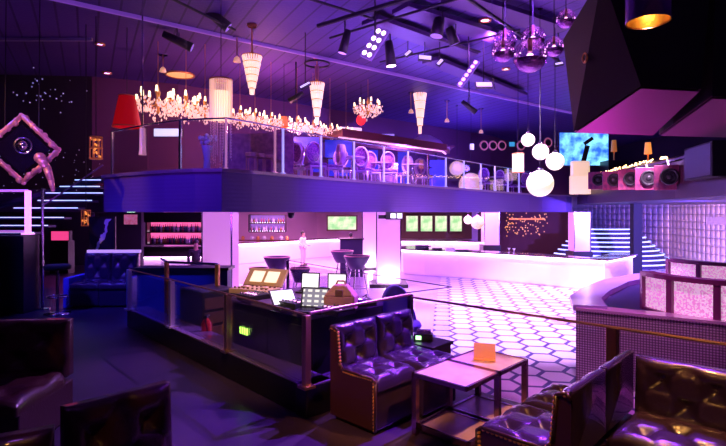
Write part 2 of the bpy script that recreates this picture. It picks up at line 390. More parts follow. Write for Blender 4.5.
# outer walls
struct(MB().ribbon([(-14.5, -2), (-14.5, 16.2), (-9.0, 16.6)], 0.2, 0, 7.2).build('wall_left', DARKWALL))
struct(MB().ribbon([(-9.0, 16.6), (-6.5, 17.6), (7.5, 29.4), (10.2, 33), (17.5, 35.5)], 0.2, 3.44, 7.2).build('wall_back', mat('maroon_wall', (0.14, 0.04, 0.13), .7, 0, bump=.3, bs=3)))
struct(MB().ribbon([(-14.5, 16.8), (-9.2, 19.2), (-9.0, 22.6)], 0.2, 0, 2.7).build('wall_lower', DARKWALL))
struct(MB().ribbon([(-9.0, 22.6), (-9.2, 27.5), (-3.0, 32.5), (7.9, 34.4)], 0.2, 0, 2.7).build('wall_lower', PINKWALL))
struct(MB().ribbon([(7.9, 34.4), (9.6, 33.0), (13.6, 30.4)], 0.2, 0, 2.7).build('wall_lower', mat('red_dark_wall', (0.16, 0.05, 0.07), 0.5, 0, bump=0.4, bs=2)))
struct(MB().ribbon([(10.3, 35.6), (14.2, 34.5), (16.6, 27.0), (16.1, 21.0), (14.5, 14.0), (12.0, 6.5)], 0.2, 0, 3.9).build('wall_right', QUILT, uvwall=True))
struct(MB().ribbon([(17.6, 36.0), (17.6, -2)], 0.2, 3.0, 7.2).build('wall_right', DARKWALL))
struct(MB().ribbon([(17.6, -1.9), (-14.5, -1.9)], -0.2, 0, 7.2).build('wall_rear', DARKWALL))
# pit curb
pitA = uv(0, 0); pitD = Vector((-3.40, 7.20, 0))
struct(MB().ribbon([(pitA.x, pitA.y), (pitD.x, pitD.y)], -0.26, LZ, LZ + 0.25).build('trim_4', BLACK, bevel=0.01))
struct(MB().ribbon([(pitA.x, pitA.y), uv(1.36, 0)[:2]], 0.14, LZ, LZ + 0.25).build('trim_5', BLACK, bevel=0.01))

CAPM = mat('curb_cap', (0.30, 0.18, 0.40), 0.2, 0.2, coat=.5)
struct(MB().ribbon([(pitA.x, pitA.y), (pitD.x, pitD.y)], -0.27, LZ + .25, LZ + 0.262).build('trim_8', CAPM)); struct(MB().ribbon([(pitA.x, pitA.y), uv(1.36, 0)[:2]], 0.14, LZ + .25, LZ + 0.262).build('trim_9', CAPM))

# ================================================================ RAILINGS
def railing(name, label, cat, pts, z0, z1, posts, postw=0.045, rail=0.018, railmat=CHROME, postmat=CHROME, gl=GLASS, glow=(), midposts=True, gtop=0.0, bottomrail=False):
    """pts: 2D points where posts stand; glass between; handrail along the top"""
    t = thing(name, label, cat, (pts[0][0], pts[0][1], z0))
    o = Vector((pts[0][0], pts[0][1]))
    L = [Vector(p[:2]) - o for p in pts]; H = z1 - z0
    for i, p in enumerate(L):
        if i in posts:
            nb = L[min(i + 1, len(L) - 1)] - L[max(i - 1, 0)]
            a = math.atan2(nb.y, nb.x)
            m = MB().box((p.x, p.y, H / 2), (postw, postw, H), a)
            m.box((p.x, p.y, 0.012), (postw * 2, postw * 2, 0.024), a)
            m.build('post', glow[i] if isinstance(glow, dict) and i in glow else postmat, t, bevel=0.004)
    for a, b in zip(L, L[1:]):
        d = b - a; ang = math.atan2(d.y, d.x); c = (a + b) / 2
        MB().box((c.x, c.y, H / 2 + gtop / 2), (d.length - 0.07, 0.012, H - 0.08 + gtop), ang).build('glass_panel', gl, t)
    m = MB()
    m.path([(p.x, p.y, H) for p in L], rail, 8)
    m.build('handrail', railmat, t)
    if bottomrail:
        m = MB(); m.path([(p.x, p.y, 0.05) for p in L], rail, 8); m.build('bottom_rail', railmat, t)
    return t
def on_line(poly, px):
    s = (px - 363) / F
    for a, b in zip(poly, poly[1:]):
        fa = a[0] - s * a[1]; fb = b[0] - s * b[1]
        if fa <= 0 <= fb or fb <= 0 <= fa:
            k = fa / (fa - fb) if fa != fb else 0
            return (a[0] + (b[0] - a[0]) * k, a[1] + (b[1] - a[1]) * k)
    return poly[-1]
POSTGLOW = mat('lit_post', (0.7, 0.7, 0.9), 0.2, 0.3, emit=(0.40, 0.35, 1.0), es=0.9)
POSTPINK = mat('lit_post_pink', (0.9, 0.6, 0.6), 0.2, 0.5, emit=(1.0, 0.35, 0.7), es=0.35)
dkin = [(p[0] + 0.03, p[1] + 0.09) for p in DK]
mp_px = [112, 148, 180, 226, 250, 275, 283, 321, 354, 384, 408, 428, 446, 464, 481, 495, 508, 519, 530]
mpts = [on_line(dkin, x) for x in mp_px]
glow = {i: POSTGLOW for i in (6, 7, 8, 9, 10, 12, 13, 14, 15, 16, 17)}; glow[3] = POSTPINK; glow[5] = POSTPINK
railing('balcony_railing', 'glass and chrome railing along the edge of the upper balcony', 'railing', mpts, 3.50, 4.45,
        {0, 2, 3, 5, 6, 7, 8, 9, 10, 11, 12, 13, 14, 15, 16, 17, 18}, 0.04, 0.018, CHROME, CHROME, glow=glow)
# DJ pit
pv = [(-.45, 3.98), (-1.355, 5.0), (-2.32, 6.06), (-3.34, 7.14)]
SATIN = mat('satin_steel', (0.75, 0.65, 0.85), 0.4, 0.7)
railing('booth_railing', 'low glass railing on black curb, left side of the sound desk', 'railing', pv, LZ + 0.25, LZ + 0.83, {0, 1, 2, 3}, 0.055, 0.010, BRONZE, BRONZE, glow={2: SATIN, 3: SATIN})
railing('booth_railing', 'short glass railing right behind the two-seat banquette', 'railing', [uv(0.06, -.03), uv(1.36, -.03)], LZ + 0.25, LZ + 0.83, {1}, 0.045, 0.014, BRONZE, CHROME)
railing('booth_railing', 'frameless glass balustrade between sound desk and dance floor', 'railing', [uv(1.42, -.12), uv(2.06, -.01), (-0.15, 6.9), (-1.28, 8.5)], LZ, LZ + 0.83, {3}, 0.04, 0.006, mat('glass_edge', (0.10, 0.06, 0.14), 0.3))
railing('booth_railing', 'short bright glass panel at the far left of the sound desk', 'railing', [(-1.95, 6.7), (-2.75, 7.0), (-3.05, 7.55)], LZ, LZ + 0.95, {0, 1}, 0.05, 0.018, CHROME, BRASS)
railing('lounge_railing', 'bronze handrail with clear glass running past the coffee table', 'railing', [uv(1.42, -.04), uv(1.42, 1.84), uv(1.42, 3.6)], LZ, LZ + 0.79, {1}, 0.075, 0.012, BRONZE, mat('dark_bronze', (0.50, 0.27, 0.12), 0.3, 1.0))

# ================================================================ COLUMNS
def column(name, label, x, d, w, z0=0.0, base=0.14, bx=0.16, rot=0.0, basem=BLACK, group=None):
    X = (x - 363) / F * d
    t = thing(name, label, 'column', (X, d, z0), rot, group)
    MB().box2((-w / 2 - bx / 2, -w / 2 - bx / 2, 0), (w / 2 + bx / 2, w / 2 + bx / 2, base)).build('base', basem, t, bevel=0.01)
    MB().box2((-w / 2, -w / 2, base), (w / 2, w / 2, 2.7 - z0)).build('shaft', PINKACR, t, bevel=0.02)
    for sx in (-1, 1):
        MB().box2((sx * w / 2 - 0.02, -w / 2 - 0.015, base), (sx * w / 2 + 0.02, -w / 2 + 0.005, 2.7 - z0)).build('corner_trim', CHROME, t)
    return t
column('lit_column', 'wide pink-lit column left of centre behind the sound desk', 221, 12.6, 0.72)
column('lit_column', 'pale square column with black base in front of the long bar', 388, 18.3, 0.86, bx=0.5)
column('lit_column', 'narrow pink column with black base beyond the tub stools', 370, 23.5, 0.70, bx=0.5)
column('lit_column', 'pink column between the gold hanging globe and dark alcove', 490, 26.0, 0.75, base=1.0)
column('lit_column', 'bright capped column standing in front of the curved lit stairs', 579, 21.2, 0.66, base=1.05)
for x, d, z in ((388, 18.3, 0.3), (579, 21.2, 2.3), (370, 23.5, 0.3)):
    X = (x - 363) / F * d
    point('column_uplight', (X, d - 0.75, z), (1.0, 0.6, 1.0), 45, 0.1)

# ================================================================ BARS
def bar(name, label, pts, h, front, w=0.65, glow=True, off=0.0):
    o = pts[0]; t = thing(name, label, 'bar', (o[0], o[1], 0)); L = [(p[0] - o[0], p[1] - o[1]) for p in pts]
    MB().ribbon(L, w, 0.06, h - 0.08).build('front_panel', front, t)
    MB().ribbon(L, w, 0, 0.06, off=0.03).build('plinth', WHITE, t)
    MB().ribbon(L, w + 0.2, h - 0.05, h, off=-0.16).build('counter_top', COUNTER, t)
    if glow: MB().ribbon(L, 0.05, h - 0.10, h - 0.05, off=-0.10).build('light_strip', LEDP, t)
    return t
MAINBAR = [(2.7, 23.9), (1.7, 22.9), (1.75, 21.7), (2.6, 21.0), (3.9, 20.35), (5.3, 19.4), (6.8, 18.1), (8.1, 16.75), (10.2, 18.9)]
bar('long_bar', 'long curved white strip-lit bar with dark counter beside the dance floor', MAINBAR, 1.12, BARWHITE)
bar('back_bar', 'far pink-lit bar counter below the bottle shelf and television', [(-7.6, 24.2), (-6.3, 25.6), (-4.2, 27.8), (-2.0, 30.0), (-0.8, 30.4)], 1.12, BARWHITE)
bar('rear_counter', 'white service counter under the four green screens', [(1.4, 28.2), (4.0, 27.8), (6.6, 26.8)], 1.12, BARWHITE, 0.5)
bar('side_bar', 'small white-fronted bar below the red-lit bottle shelves at left', [(-8.4, 18.2), (-5.4, 18.4)], 1.12, BARWHITE, 0.5)

# bottle shelves
BOTC = [mat('bottle_%d' % i, c, 0.12, 0, coat=0.6) for i, c in enumerate([(0.35, 0.05, 0.12), (0.05, 0.03, 0.10), (0.75, 0.55, 0.75), (0.30, 0.14, 0.04), (0.08, 0.10, 0.16), (0.8, 0.7, 0.8)])]
ORD = 'first second third fourth fifth sixth seventh eighth ninth tenth eleventh twelfth thirteenth fourteenth fifteenth sixteenth seventeenth eighteenth nineteenth twentieth twenty-first twenty-second twenty-third twenty-fourth'.split()
def bottle_proto(k, h):
    b = MB(); r = 0.045 + 0.01 * (k % 2)
    b.lathe([(0.001, 0), (r, 0), (r, h * .6), (r * .35, h * .75), (r * .3, h), (0.001, h)], n=8)
    return b.build('bottle', BOTC[k % 6], None, smooth=True)
def shelf_unit(name, label, cat, c, w, h, rows, rz, n, group, blabel, mback, mshelf, dp=0.35):
    t = thing(name, label, cat, c, rz)
    MB().box2((-w / 2, dp, 0), (w / 2, dp + 0.04, h)).build('back_panel', mback, t)
    for s in (-1, 1): MB().box2((s * w / 2 - 0.03, 0, 0), (s * w / 2 + 0.03, dp, h)).build('side_panel', mshelf, t)
    R = Matrix.Rotation(rz, 3, 'Z'); zs = [h * i / rows for i in range(rows + 1)]
    for z in zs: MB().box2((-w / 2, 0, z - 0.02), (w / 2, dp, z + 0.02)).build('shelf', mshelf, t)
    for z in zs[:-1]: MB().box2((-w / 2 + .04, dp - 0.03, z + 0.022), (w / 2 - .04, dp, z + 0.05)).build('light_strip', STRIPW if mback is not BLACK else LEDP, t)
    protos = []
    for zi, z in enumerate(zs[:-1]):
        for i in range(n):
            k = random.randrange(6)
            x = -w / 2 + 0.12 + (w - 0.24) * i / (n - 1)
            p = Vector(c) + R @ Vector((x, dp * 0.4, z + 0.02))
            if len(protos) < 6:
                b = bottle_proto(len(protos), random.uniform(0.24, 0.33)); protos.append(b)
            else:
                b = protos[k].copy(); C.objects.link(b)
            b.location = p; tag(b, ORD[i] + ' bottle from the left in the ' + ('lower' if zi == 0 else 'upper') + ' row of the ' + blabel, 'bottle', group)
    return t
REDBACK = mat('red_lit_back', (0.5, 0.12, 0.3), 0.5, 0, emit=(1.0, 0.12, 0.40), es=1.2)
VIOBACK = mat('violet_back', (0.3, 0.15, 0.5), 0.5, 0, emit=(0.55, 0.25, 1.0), es=0.4)
p = at(174, 243, 19.3); shelf_unit('bottle_shelf', 'red-lit shelves crowded with bottles behind the left bar', 'shelf', (p.x, p.y, p.z - .05), 2.15, 0.92, 2, 0.0, 24, 'bottles on the red-lit shelves', 'red-lit shelves', REDBACK, BLACK)
p = at(267, 232, 26.8); shelf_unit('bottle_shelf', 'dark framed wall niche with bottles above the far bar', 'shelf', (p.x, p.y, p.z), 1.95, 0.92, 2, 0.0, 14, 'bottles in the dark niche', 'dark framed wall niche', VIOBACK, mat('niche_frame', (0.05, 0.02, 0.04), 0.4))
# upper cabinet over left shelves, dark drawers under them
MB().box2((-9.0, 19.2, 2.30), (-6.0, 19.9, 2.69)).build('wall_cabinet', BLACK); tag(bpy.data.objects['wall_cabinet'], 'dark cabinet above the red-lit bottle shelves', 'cabinet')
MB().box2((-9.0, 19.2, 0.0), (-6.2, 19.65, 1.35)).build('back_cabinet', BLACK); tag(bpy.data.objects['back_cabinet'], 'black low cabinet under the red-lit bottle shelves', 'cabinet')

# ================================================================ SCREENS
GREENTV = gradled('pale_green_screen', (0.35, 0.75, 0.30), (1.0, 0.95, 0.72), 1.15, 2.0)
def screen(name, label, cat, c, w, h, dp, m, frame=BLACK, fw=0.05, rz=0.0, group=None, rx=0.0):
    t = thing(name, label, cat, c, rz, group); t.rotation_euler = (rx, 0, rz)
    MB().box2((-w / 2, 0, 0), (w / 2, dp, h)).build('casing', frame, t, bevel=0.01)
    MB().box2((-w / 2 + fw, -0.01, fw), (w / 2 - fw, 0.004, h - fw)).build('display', m, t)
    return t
p = at(342, 231, 30.8); screen('television', 'wide wall television showing pale green picture beyond the tub stools', 'television', p, 1.9, 0.98, 0.12, GREENTV, mat('gold_dark', (0.15, 0.07, 0.04), 0.4), 0.09)
for i, (x, lab) in enumerate(((412, 'first pale green panel from left behind the long bar'), (426.5, 'second pale green panel from left behind the long bar'), (441, 'third pale green panel from left behind the long bar'), (456, 'fourth pale green panel, nearest the gold globe'))):
    p = at(x, 232.5, 31.5); screen('backlit_panel', lab, 'panel', p, 0.88, 1.12, 0.1, GREENTV, mat('gold_dark', (0, 0, 0)), 0.08, group='green panels behind the long bar')
MB().box2((2.4, 31.7, 1.0), (6.9, 31.9, 2.69)).build('panel_wall', mat('gold_dark', (0, 0, 0))); tag(bpy.data.objects['panel_wall'], 'brown wall section carrying four pale green panels', 'panelling')

# ================================================================ RIGHT: stairs, gallery, booths
STEP = mat('dark_blue_step', (0.03, 0.03, 0.14), 0.4)
t = thing('curved_stairs', 'rounded dark stairs with glowing step edges against the silver wall', 'stairs', (12.5, 25.6, 0))
def arc_step(rx, ry, z0, z1, m, name, inset=0.0, edge=False):
    b = MB(); n = 28
    if edge:
        prev = None
        for i in range(n + 1):
            a = PI + PI * i / n; q = (rx * math.cos(a), ry * math.sin(a), z1)
            if prev: b.tube(prev, q, 0.035, 5)
            prev = q
    else:
        b.prism([(rx * math.cos(PI + PI * i / n), ry * math.sin(PI + PI * i / n)) for i in range(n + 1)], z0, z1)
    return b.build(name, m, t)
for i in range(9):
    rx = 3.1 - i * 0.20; ry = 2.3 - i * 0.22; z1 = 0.205 * (i + 1)
    arc_step(rx, ry, z1 - 0.205, z1, STEP, 'step'); arc_step(rx, ry + .005, 0, z1 - 0.02, LEDW, 'led_strip', edge=True)
# dark post
MB().box2((11.10, 20.5, 0), (11.45, 20.8, 3.05)).build('dark_post', MATTE); tag(bpy.data.objects['dark_post'], 'tall black post in front of the silver quilted wall', 'post')

GAL = [(10.45, 24.4), (9.7, 21.7), (9.05, 17.0), (8.55, 13.7), (7.85, 10.8), (7.3, 7.4)]
struct(MB().prism(GAL + [(17.5, 7.4), (17.5, 24.4)], 3.06, 3.44).build('floor_gallery', mat('gallery_fascia', (0.028, 0.013, 0.035), 0.45)))
# gallery front with panels
gt = thing('gallery_parapet', 'mauve gallery parapet with sloping top above the silver wall', 'parapet', (GAL[0][0], GAL[0][1], 3.44))
Lg = [(p[0] - GAL[0][0], p[1] - GAL[0][1]) for p in GAL]
MB().ribbon(Lg, 0.16, 0.0, 0.66, off=0.05).build('front_panel', mat('parapet_panel', (0.05, 0.012, 0.022), 0.4), gt)
b = MB()
for (a, c2) in zip(Lg, Lg[1:]):
    d = Vector((c2[0] - a[0], c2[1] - a[1])).normalized(); n = Vector((-d.y, d.x))
    q = lambda pp, off, z: Vector((pp[0] + n.x * off, pp[1] + n.y * off, z))
    b.hexa([q(a, -0.05, .66), q(c2, -0.05, .66), q(c2, 0.5, .84), q(a, 0.5, .84)], [q(a, -0.05, .72), q(c2, -0.05, .72), q(c2, 0.5, .90), q(a, 0.5, .90)])
b.build('sloping_ledge', mat('ledge_mauve', (0.07, 0.025, 0.04), 0.35), gt)
fans = [(586.8, 181.7, .21), (602.3, 180, .20), (618.3, 180, .20), (635.5, 178.8, .20), (654, 178, .20), (675, 176.7, .20)]
gal_out = [(p[0] - 0.02, p[1]) for p in GAL]
ordn = ['first round speaker from the left, on the lit cream end panel', 'second round speaker from the left on the gallery front', 'third round speaker from the left on the gallery front', 'fourth round speaker from the left on the gallery front', 'fifth round speaker, between two bright arcs on the gallery front', 'largest and rightmost round speaker on the gallery front']
def facing(poly, px):
    s = (px - 363) / F
    for a, c2 in zip(poly, poly[1:]):
        fa = a[0] - s * a[1]; fb = c2[0] - s * c2[1]
        if fa * fb <= 0:
            k = fa / (fa - fb); d = Vector((c2[0] - a[0], c2[1] - a[1]))
            return Vector((a[0] + d.x * k, a[1] + d.y * k)), math.atan2(d.y, d.x)
arcmat = mat('arc_light', (1, 1, 1), 0.4, emit=(0.75, 0.5, 1.0), es=2.5)
for i, (px, py, r) in enumerate(fans):
    P, a = facing(gal_out, px); d = P.y; z = EYE - (py - HY) / F * d
    t = thing('round_speaker', ordn[i], 'speaker', (P.x - 0.16, P.y, z), -math.atan2(P.x, P.y) * .75, 'round speakers on the gallery front')
    if i: MB().box2((-.36, 0.0, -.36), (.30, 0.10, .32)).build('baffle', mat('red_baffle', (.32, .06, .14), .35, 0, noise=(7, (.40, .08, .16), (.16, .04, .12))), t, bevel=.01)
    Mx = Matrix.Rotation(PI / 2, 3, 'X'); rr = r * 1.0
    b = MB(); b.torus((0, -0.05, 0), rr, 0.035, 24, 6, Mx); b.build('rim', DARKP, t, smooth=True)
    b = MB(); b.tube((0, 0.02, 0), (0, -0.05, 0), rr, 20); b.build('cone', MATTE, t)
    b = MB(); b.ball((0, -0.06, 0), rr * 0.38, 12, 8, (1, .5, 1)); b.build('dust_cap', DARKP, t, smooth=True)
P, a = facing(gal_out, 584)
t = thing('cream_end_panel', 'glowing cream rounded panel at the left end of the gallery front', 'panel', (9.42, 21.35, 3.45), math.radians(-8))
b = MB(); b.box((0, 0, 0.40), (1.15, 0.10, 0.78)); b.build('panel', mat('cream_glow', (0.9, 0.8, 0.5), 0.4, emit=(1.0, 0.66, 0.42), es=0.75), t, bevel=0.02)
for px, lab in ((625, 'curved violet light arc left of the fourth round speaker'), (648, 'curved white light arc between fourth and fifth round speakers'), (669, 'curved white light arc between fifth and sixth round speakers')):
    P, a = facing(gal_out, px)
    b = MB(); b.path([(0.12 * math.sin(k / 8 * PI), -0.03, 0.1 + 0.6 * k / 8) for k in range(9)], 0.022, 6)
    o = b.build('light_arc', arcmat, None); o.location = (P.x - .02, P.y, 3.46); o.rotation_euler = (0, 0, a); tag(o, lab, 'light', 'light arcs on the gallery front')
# garland of small lights on ledge
b = MB()
for k in range(60):
    f = k / 59; x = 9.8 - 0.75 * f; y = 21.5 - 5.2 * f
    b.ball((x + .40 + random.uniform(-.05, .05), y, 4.33 + random.uniform(0, .10)), 0.022, 6, 4)
tag(b.build('fairy_lights', BULBW), 'string of tiny warm lights along the gallery ledge', 'lights', kind='stuff')
for px, lab, dd in ((706, 'black speaker box, left one of two on the gallery front at the right edge', 0), (720, 'black speaker box, right one of two on the gallery front at the right edge', 0)):
    P, a = facing(gal_out, px)
    t = thing('speaker_box', lab, 'speaker', (P.x - .02, P.y, 3.46), a, 'black boxes on the gallery front')
    MB().box2((-.42, -.30, 0), (.42, 0, .78)).build('cabinet', MATTE, t, bevel=.02); MB().box2((-.36, -.31, .05), (.36, -.30, .73)).build('grille', DARKP, t)
# LED screen with dancer
BLUELED = gradled('blue_led', (0.02, 0.12, 1.0), (0.25, 0.75, 1.0), 1.6, 2.2)
p = at(584, 166, 23.0); t = screen('led_screen', 'bright blue video screen above the cream panel at the right', 'screen', p, 2.35, 1.55, 0.12, BLUELED, DARKP, 0.03, rz=0.05)
b = MB(); b.box((0.05, -.03, .55), (.22, .02, .8), ry=.25); b.box((.2, -.03, 1.15), (.5, .02, .16), ry=-.6); b.build('dark_figure_image', MATTE, t)
p = at(580, 178, 22.3); tag(MB().box((p.x, p.y, p.z + .38), (0.8, .3, .75)).build('cream_plinth', mat('cream_glow', (0, 0, 0)), None, bevel=.08), 'glowing cream block below the blue video screen', 'plinth')
# dim bottles/lamps behind the gallery
def small_lamp(px, py, d, label, h=.5, m=BULBW):
    p = at(px, py, d); zb = 4.45 if d < 20 else 5.0; t = thing('table_lamp', label, 'lamp', (p.x, p.y, zb), 0, 'lamps behind the gallery ledge')
    MB().lathe([(0.001, 0), (.12, 0), (.03, .03), (.03, h * .5), (0.001, h * .5)], n=12).build('stand', BRASS, t, smooth=True)
    MB().lathe([(.13, h * .45), (.09, h)], n=14).build('lamp_shade', m, t, smooth=True)
AMBL = mat('amber_dim', (0.8, 0.4, 0.1), .4, emit=(1.0, 0.32, 0.06), es=0.9)
small_lamp(648, 139, 18.0, 'amber lamp right of centre behind the gallery ledge', .75, AMBL)
small_lamp(614, 136, 22.6, 'dim tall amber lamp beside the blue screen', .95, mat('amber_dimmer', (.8, .4, .1), .4, emit=(1, .3, .05), es=.25))
small_lamp(664, 143, 17.2, 'tiny bright candle lamp near the second speaker cabinet', .15)
MB().box2((9.95, 16.6, 3.44), (10.8, 18.6, 4.45)).build('gallery_counter', BLACK); tag(bpy.data.objects['gallery_counter'], 'dark counter standing behind the gallery ledge under the amber lamp', 'counter')
MB().box2((10.9, 22.2, 3.44), (11.8, 23.0, 5.0)).build('gallery_cabinet', BLACK); tag(bpy.data.objects['gallery_cabinet'], 'dark tall cabinet beside the blue screen behind the gallery', 'cabinet')

# raised round booth platform on the right
PF = [(3.44, 8.04), (5.08, 7.0), (7.5, 5.4), (9.2, 4.3), (9.6, 8), (9.9, 12.4), (8.2, 12.6), (6.6, 11.9), (5.4, 10.9), (4.4, 9.7), (3.75, 8.8)]
struct(MB().prism(PF, 0, 1.12).build('floor_booth', mat('platform_blue', (0.02, 0.012, 0.10), 0.4)))
struct(MB().ribbon(PF[:4], 0.10, 0, 1.14, off=-0.10).build('wall_booth', CLAD, uvwall=True))
struct(MB().ribbon(PF[:4], 0.34, 1.14, 1.18, off=-0.12).build('trim_6', mat('mauve_ledge', (0.65, 0.38, 0.60), 0.25, coat=.4)))
curve = [(3.36, 8.0), (3.66, 8.85), (4.3, 9.8), (5.3, 11.0), (6.5, 12.0), (8.2, 12.75)]
struct(MB().ribbon(curve, 0.5, 1.12, 1.22, off=-0.5).build('trim_7', mat('lilac_ledge', (0.42, 0.30, 0.70), 0.25, coat=.4)))
FRAMEP = mat('plum_frame', (0.22, 0.03, 0.14), 0.35, coat=.3)
def round_booth(label, c, R, z, h, a0, a1, n, seat=True):
    t = thing('round_booth', label, 'booth', (c[0], c[1], z))
    for i in range(n):
        b0 = a0 + (a1 - a0) * i / n; b1 = a0 + (a1 - a0) * (i + 1) / n
        p0 = (R * math.cos(b0), R * math.sin(b0)); p1 = (R * math.cos(b1), R * math.sin(b1))
        MB().ribbon([p0, p1], 0.06, 0.04, h - .05).build('lit_panel', LACE, t)
        MB().box((p0[0], p0[1], h / 2), (.09, .09, h), b0).build('mullion', FRAMEP, t)
    pts = [(R * math.cos(a0 + (a1 - a0) * i / 24), R * math.sin(a0 + (a1 - a0) * i / 24)) for i in range(25)]
    MB().box((pts[-1][0], pts[-1][1], h / 2), (.09, .09, h), a1).build('mullion', FRAMEP, t)
    MB().ribbon(pts, 0.20, h - .05, h + .02, off=-0.06).build('top_rail', FRAMEP, t)
    MB().ribbon(pts, 0.10, 0, .05, off=-0.03).build('plinth', FRAMEP, t)
    if seat: MB().ribbon(pts, 0.5, 0.05, h - .12, off=0.12).build('seat', mat('blue_seat', (0.03, 0.02, 0.14), .5), t)
    return t
round_booth('near round booth with lace-lit pink panels on the raised platform', (5.85, 8.0), 1.27, 1.12, 0.60, math.radians(172), math.radians(368), 7)
round_booth('second round booth with pink panels, behind the nearest one', (8.0, 11.0), 1.35, 1.12, 0.55, math.radians(185), math.radians(360), 6)
round_booth('taller lace-lit booth cut off by the right picture edge', (7.0, 8.35), 0.55, 1.12, 1.15, math.radians(170), math.radians(300), 3, False)
MB().box((6.75, 7.85, 2.31), (.3, .2, .06)).build('plum_ledge', FRAMEP); tag(bpy.data.objects['plum_ledge'], 'small plum shelf topping the tall booth at right edge', 'shelf')
t = screen('light_bar', 'frosted horizontal light fixture across the silver wall', 'light', (9.85, 13.6, 2.35), 1.7, .22, .06, mat('frost_violet', (.5, .4, .7), .4, emit=(0.6, 0.3, 0.8), es=0.5), WHITE, .02, rz=math.radians(-98 + 360 - 180))

# ================================================================ LEFT: lit stairs, mirror
t = thing('lit_stairs', 'dark stairs with blue-white glowing steps rising at the left', 'stairs', (-9.2, 12.3, LZ))
ys = [179.5, 186, 192.5, 200, 207.5, 217, 225, 232]; xr = [(75, 101), (60, 100), (46, 103), (38, 92), (14, 78), (0, 64), (-8, 48), (-24, 34)]
for (x0, x1), y in zip(xr, ys):
    p0 = at(x0, y, 12.3) - Vector((-9.2, 12.3, LZ)); p1 = at(x1, y, 12.3) - Vector((-9.2, 12.3, LZ))
    MB().box2((p0.x, 0, p0.z - .06), (p1.x, .32, p0.z - .005)).build('step', STEP, t)
    MB().box2((p0.x, -.015, p0.z - .022), (p1.x, 0, p0.z)).build('led_strip', LEDW, t)
b = MB(); b.tube((-3.4, .15, .9), (3.0, .15, 2.55), .08, 6); b.build('stringer', STEP, t)
b = MB(); b.path([at(44, 205, 12.15) - Vector((-9.2, 12.3, LZ)), at(103, 165, 12.15) - Vector((-9.2, 12.3, LZ))], .02, 6); b.build('handrail', mat('violet_rail', (.2, .1, .5), .3), t)
# ornate mirror, tilted square
FRM = mat('gilt_violet_frame', (0.85, 0.45, 0.30), 0.35, 0.5, bump=1.0, bs=12)
cm = at(22, 150, 9.0); t = thing('ornate_mirror', 'ornate gilt diamond-shaped mirror hanging at the upper left', 'mirror', cm, math.radians(20))
D = [Vector((0, 0, .66)), Vector((.66, 0, .02)), Vector((0.02, 0, -.62)), Vector((-.66, 0, .02))]
b = MB()
t.scale = (.87, .87, .93)
for i in range(4):
    a, c2 = D[i], D[(i + 1) % 4]
    for k in range(15):
        q = a.lerp(c2, k / 15); b.ball(q + Vector((random.uniform(-.02, .02), random.uniform(-.02, .02), random.uniform(-.02, .02))), .052 + .02 * math.sin(k * 2.2), 7, 5, (1, .6, 1))
    b.tube(a, c2, .05, 8)
b.build('frame', FRM, t, smooth=True)
b = MB(); b.prism([(0, .50), (.50, 0.02), (0, -.46), (-.50, .02)], -.02, .02); m = b.build('mirror_plate', mat('dark_mirror', (.08, .05, .14), .08, .9), t); m.rotation_euler = (PI / 2, 0, 0)
b = MB(); b.ball((.03, -.06, .08), .10, 14, 10); b.torus((0.03, -.05, .08), .15, .02, 20, 6, Matrix.Rotation(PI / 2, 3, 'X')); b.build('round_ornament', CHROME, t, smooth=True)
b = MB(); b.path([(-.3, 0, .38), (-.3, .1, 3.3)], .01, 5); b.path([(.3, 0, .38), (.3, .1, 3.3)], .01, 5); b.build('cable', DARKP, t)
b = MB(); pts = [at(40, 158, 9.0), at(47, 168, 9.0), at(51, 180, 9.0), at(53, 190, 9.0)]
for k, (a, c2) in enumerate(zip(pts, pts[1:])): b.tube(a, c2, .09 - .018 * k, 8, .09 - .018 * (k + 1)); b.ball(c2, .09 - .018 * (k + 1), 8, 6)
b.ball(pts[0], .1, 8, 6); tag(b.build('draped_tassel', FRM, None, smooth=True), 'long violet tassel hanging from the corner of the diamond mirror', 'tassel')
# glass cubicle left
railing('glass_screen', 'glass partition with bright pink edges at far left', 'partition', [at(-8, 0, 8.2)[:2], at(28, 0, 8.2)[:2]], LZ + .98 + .3, 3.05, {1}, .07, .02, mat('pinkrail', (.6, .3, .6), .3, emit=(.8, .25, .9), es=.5), mat('pinkpost', (.9, .5, .9), .3, emit=(1.0, .35, .85), es=1.3), bottomrail=True)
MB().box2((-6.7, 8.1, LZ), (-5.5, 8.5, LZ + 1.26)).build('bar_cabinet', BLACK); tag(bpy.data.objects['bar_cabinet'], 'black cabinet beneath the pink-edged glass partition', 'cabinet')
b = MB(); b.tube((-5.45, 8.5, LZ), (-5.45, 8.5, 3.1), .022, 8); b.lathe([(.001, 0), (.12, 0), (.12, .015), (.02, .03), (.02, .1)], (-5.45, 8.5, LZ), 14); tag(b.build('slim_pole', CHROME), 'thin upright pole beside the glass partition at left', 'pole')
# pub stool
t = thing('bar_stool', 'dark round bar stool with foot ring near the left glass partition', 'stool', (-4.95, 8.1, LZ))
MB().lathe([(.001, .72), (.19, .72), (.20, .78), (.17, .80), (.001, .80)], n=20).build('seat', MATTE, t, smooth=True)
MB().tube((0, 0, .02), (0, 0, .72), .025, 10).build('stem', CHROME, t)
MB().lathe([(.001, 0), (.20, 0), (.19, .02), (.001, .035)], n=20).build('base', CHROME, t, smooth=True)
MB().torus((0, 0, .28), .15, .012, 20, 6).build('foot_ring', CHROME, t, smooth=True)
# far-left low pink screen, red box
tag(MB().box((at(60, 241, 13.5).x, 13.6, (at(60, 241, 13.5).z + LZ) / 2), (.5, .3, at(60, 241, 13.5).z - LZ)).build('pedestal', BLACK), 'black pedestal under the pink-red light box', 'pedestal')
p = at(60, 241, 13.5); screen('pink_light_box', 'small pink-red light box beneath the lit stairs', 'light box', p, .5, .28, .15, mat('pinkbox', (1, .2, .4), .4, emit=(1.0, .06, .28), es=.9), BLACK, .02)
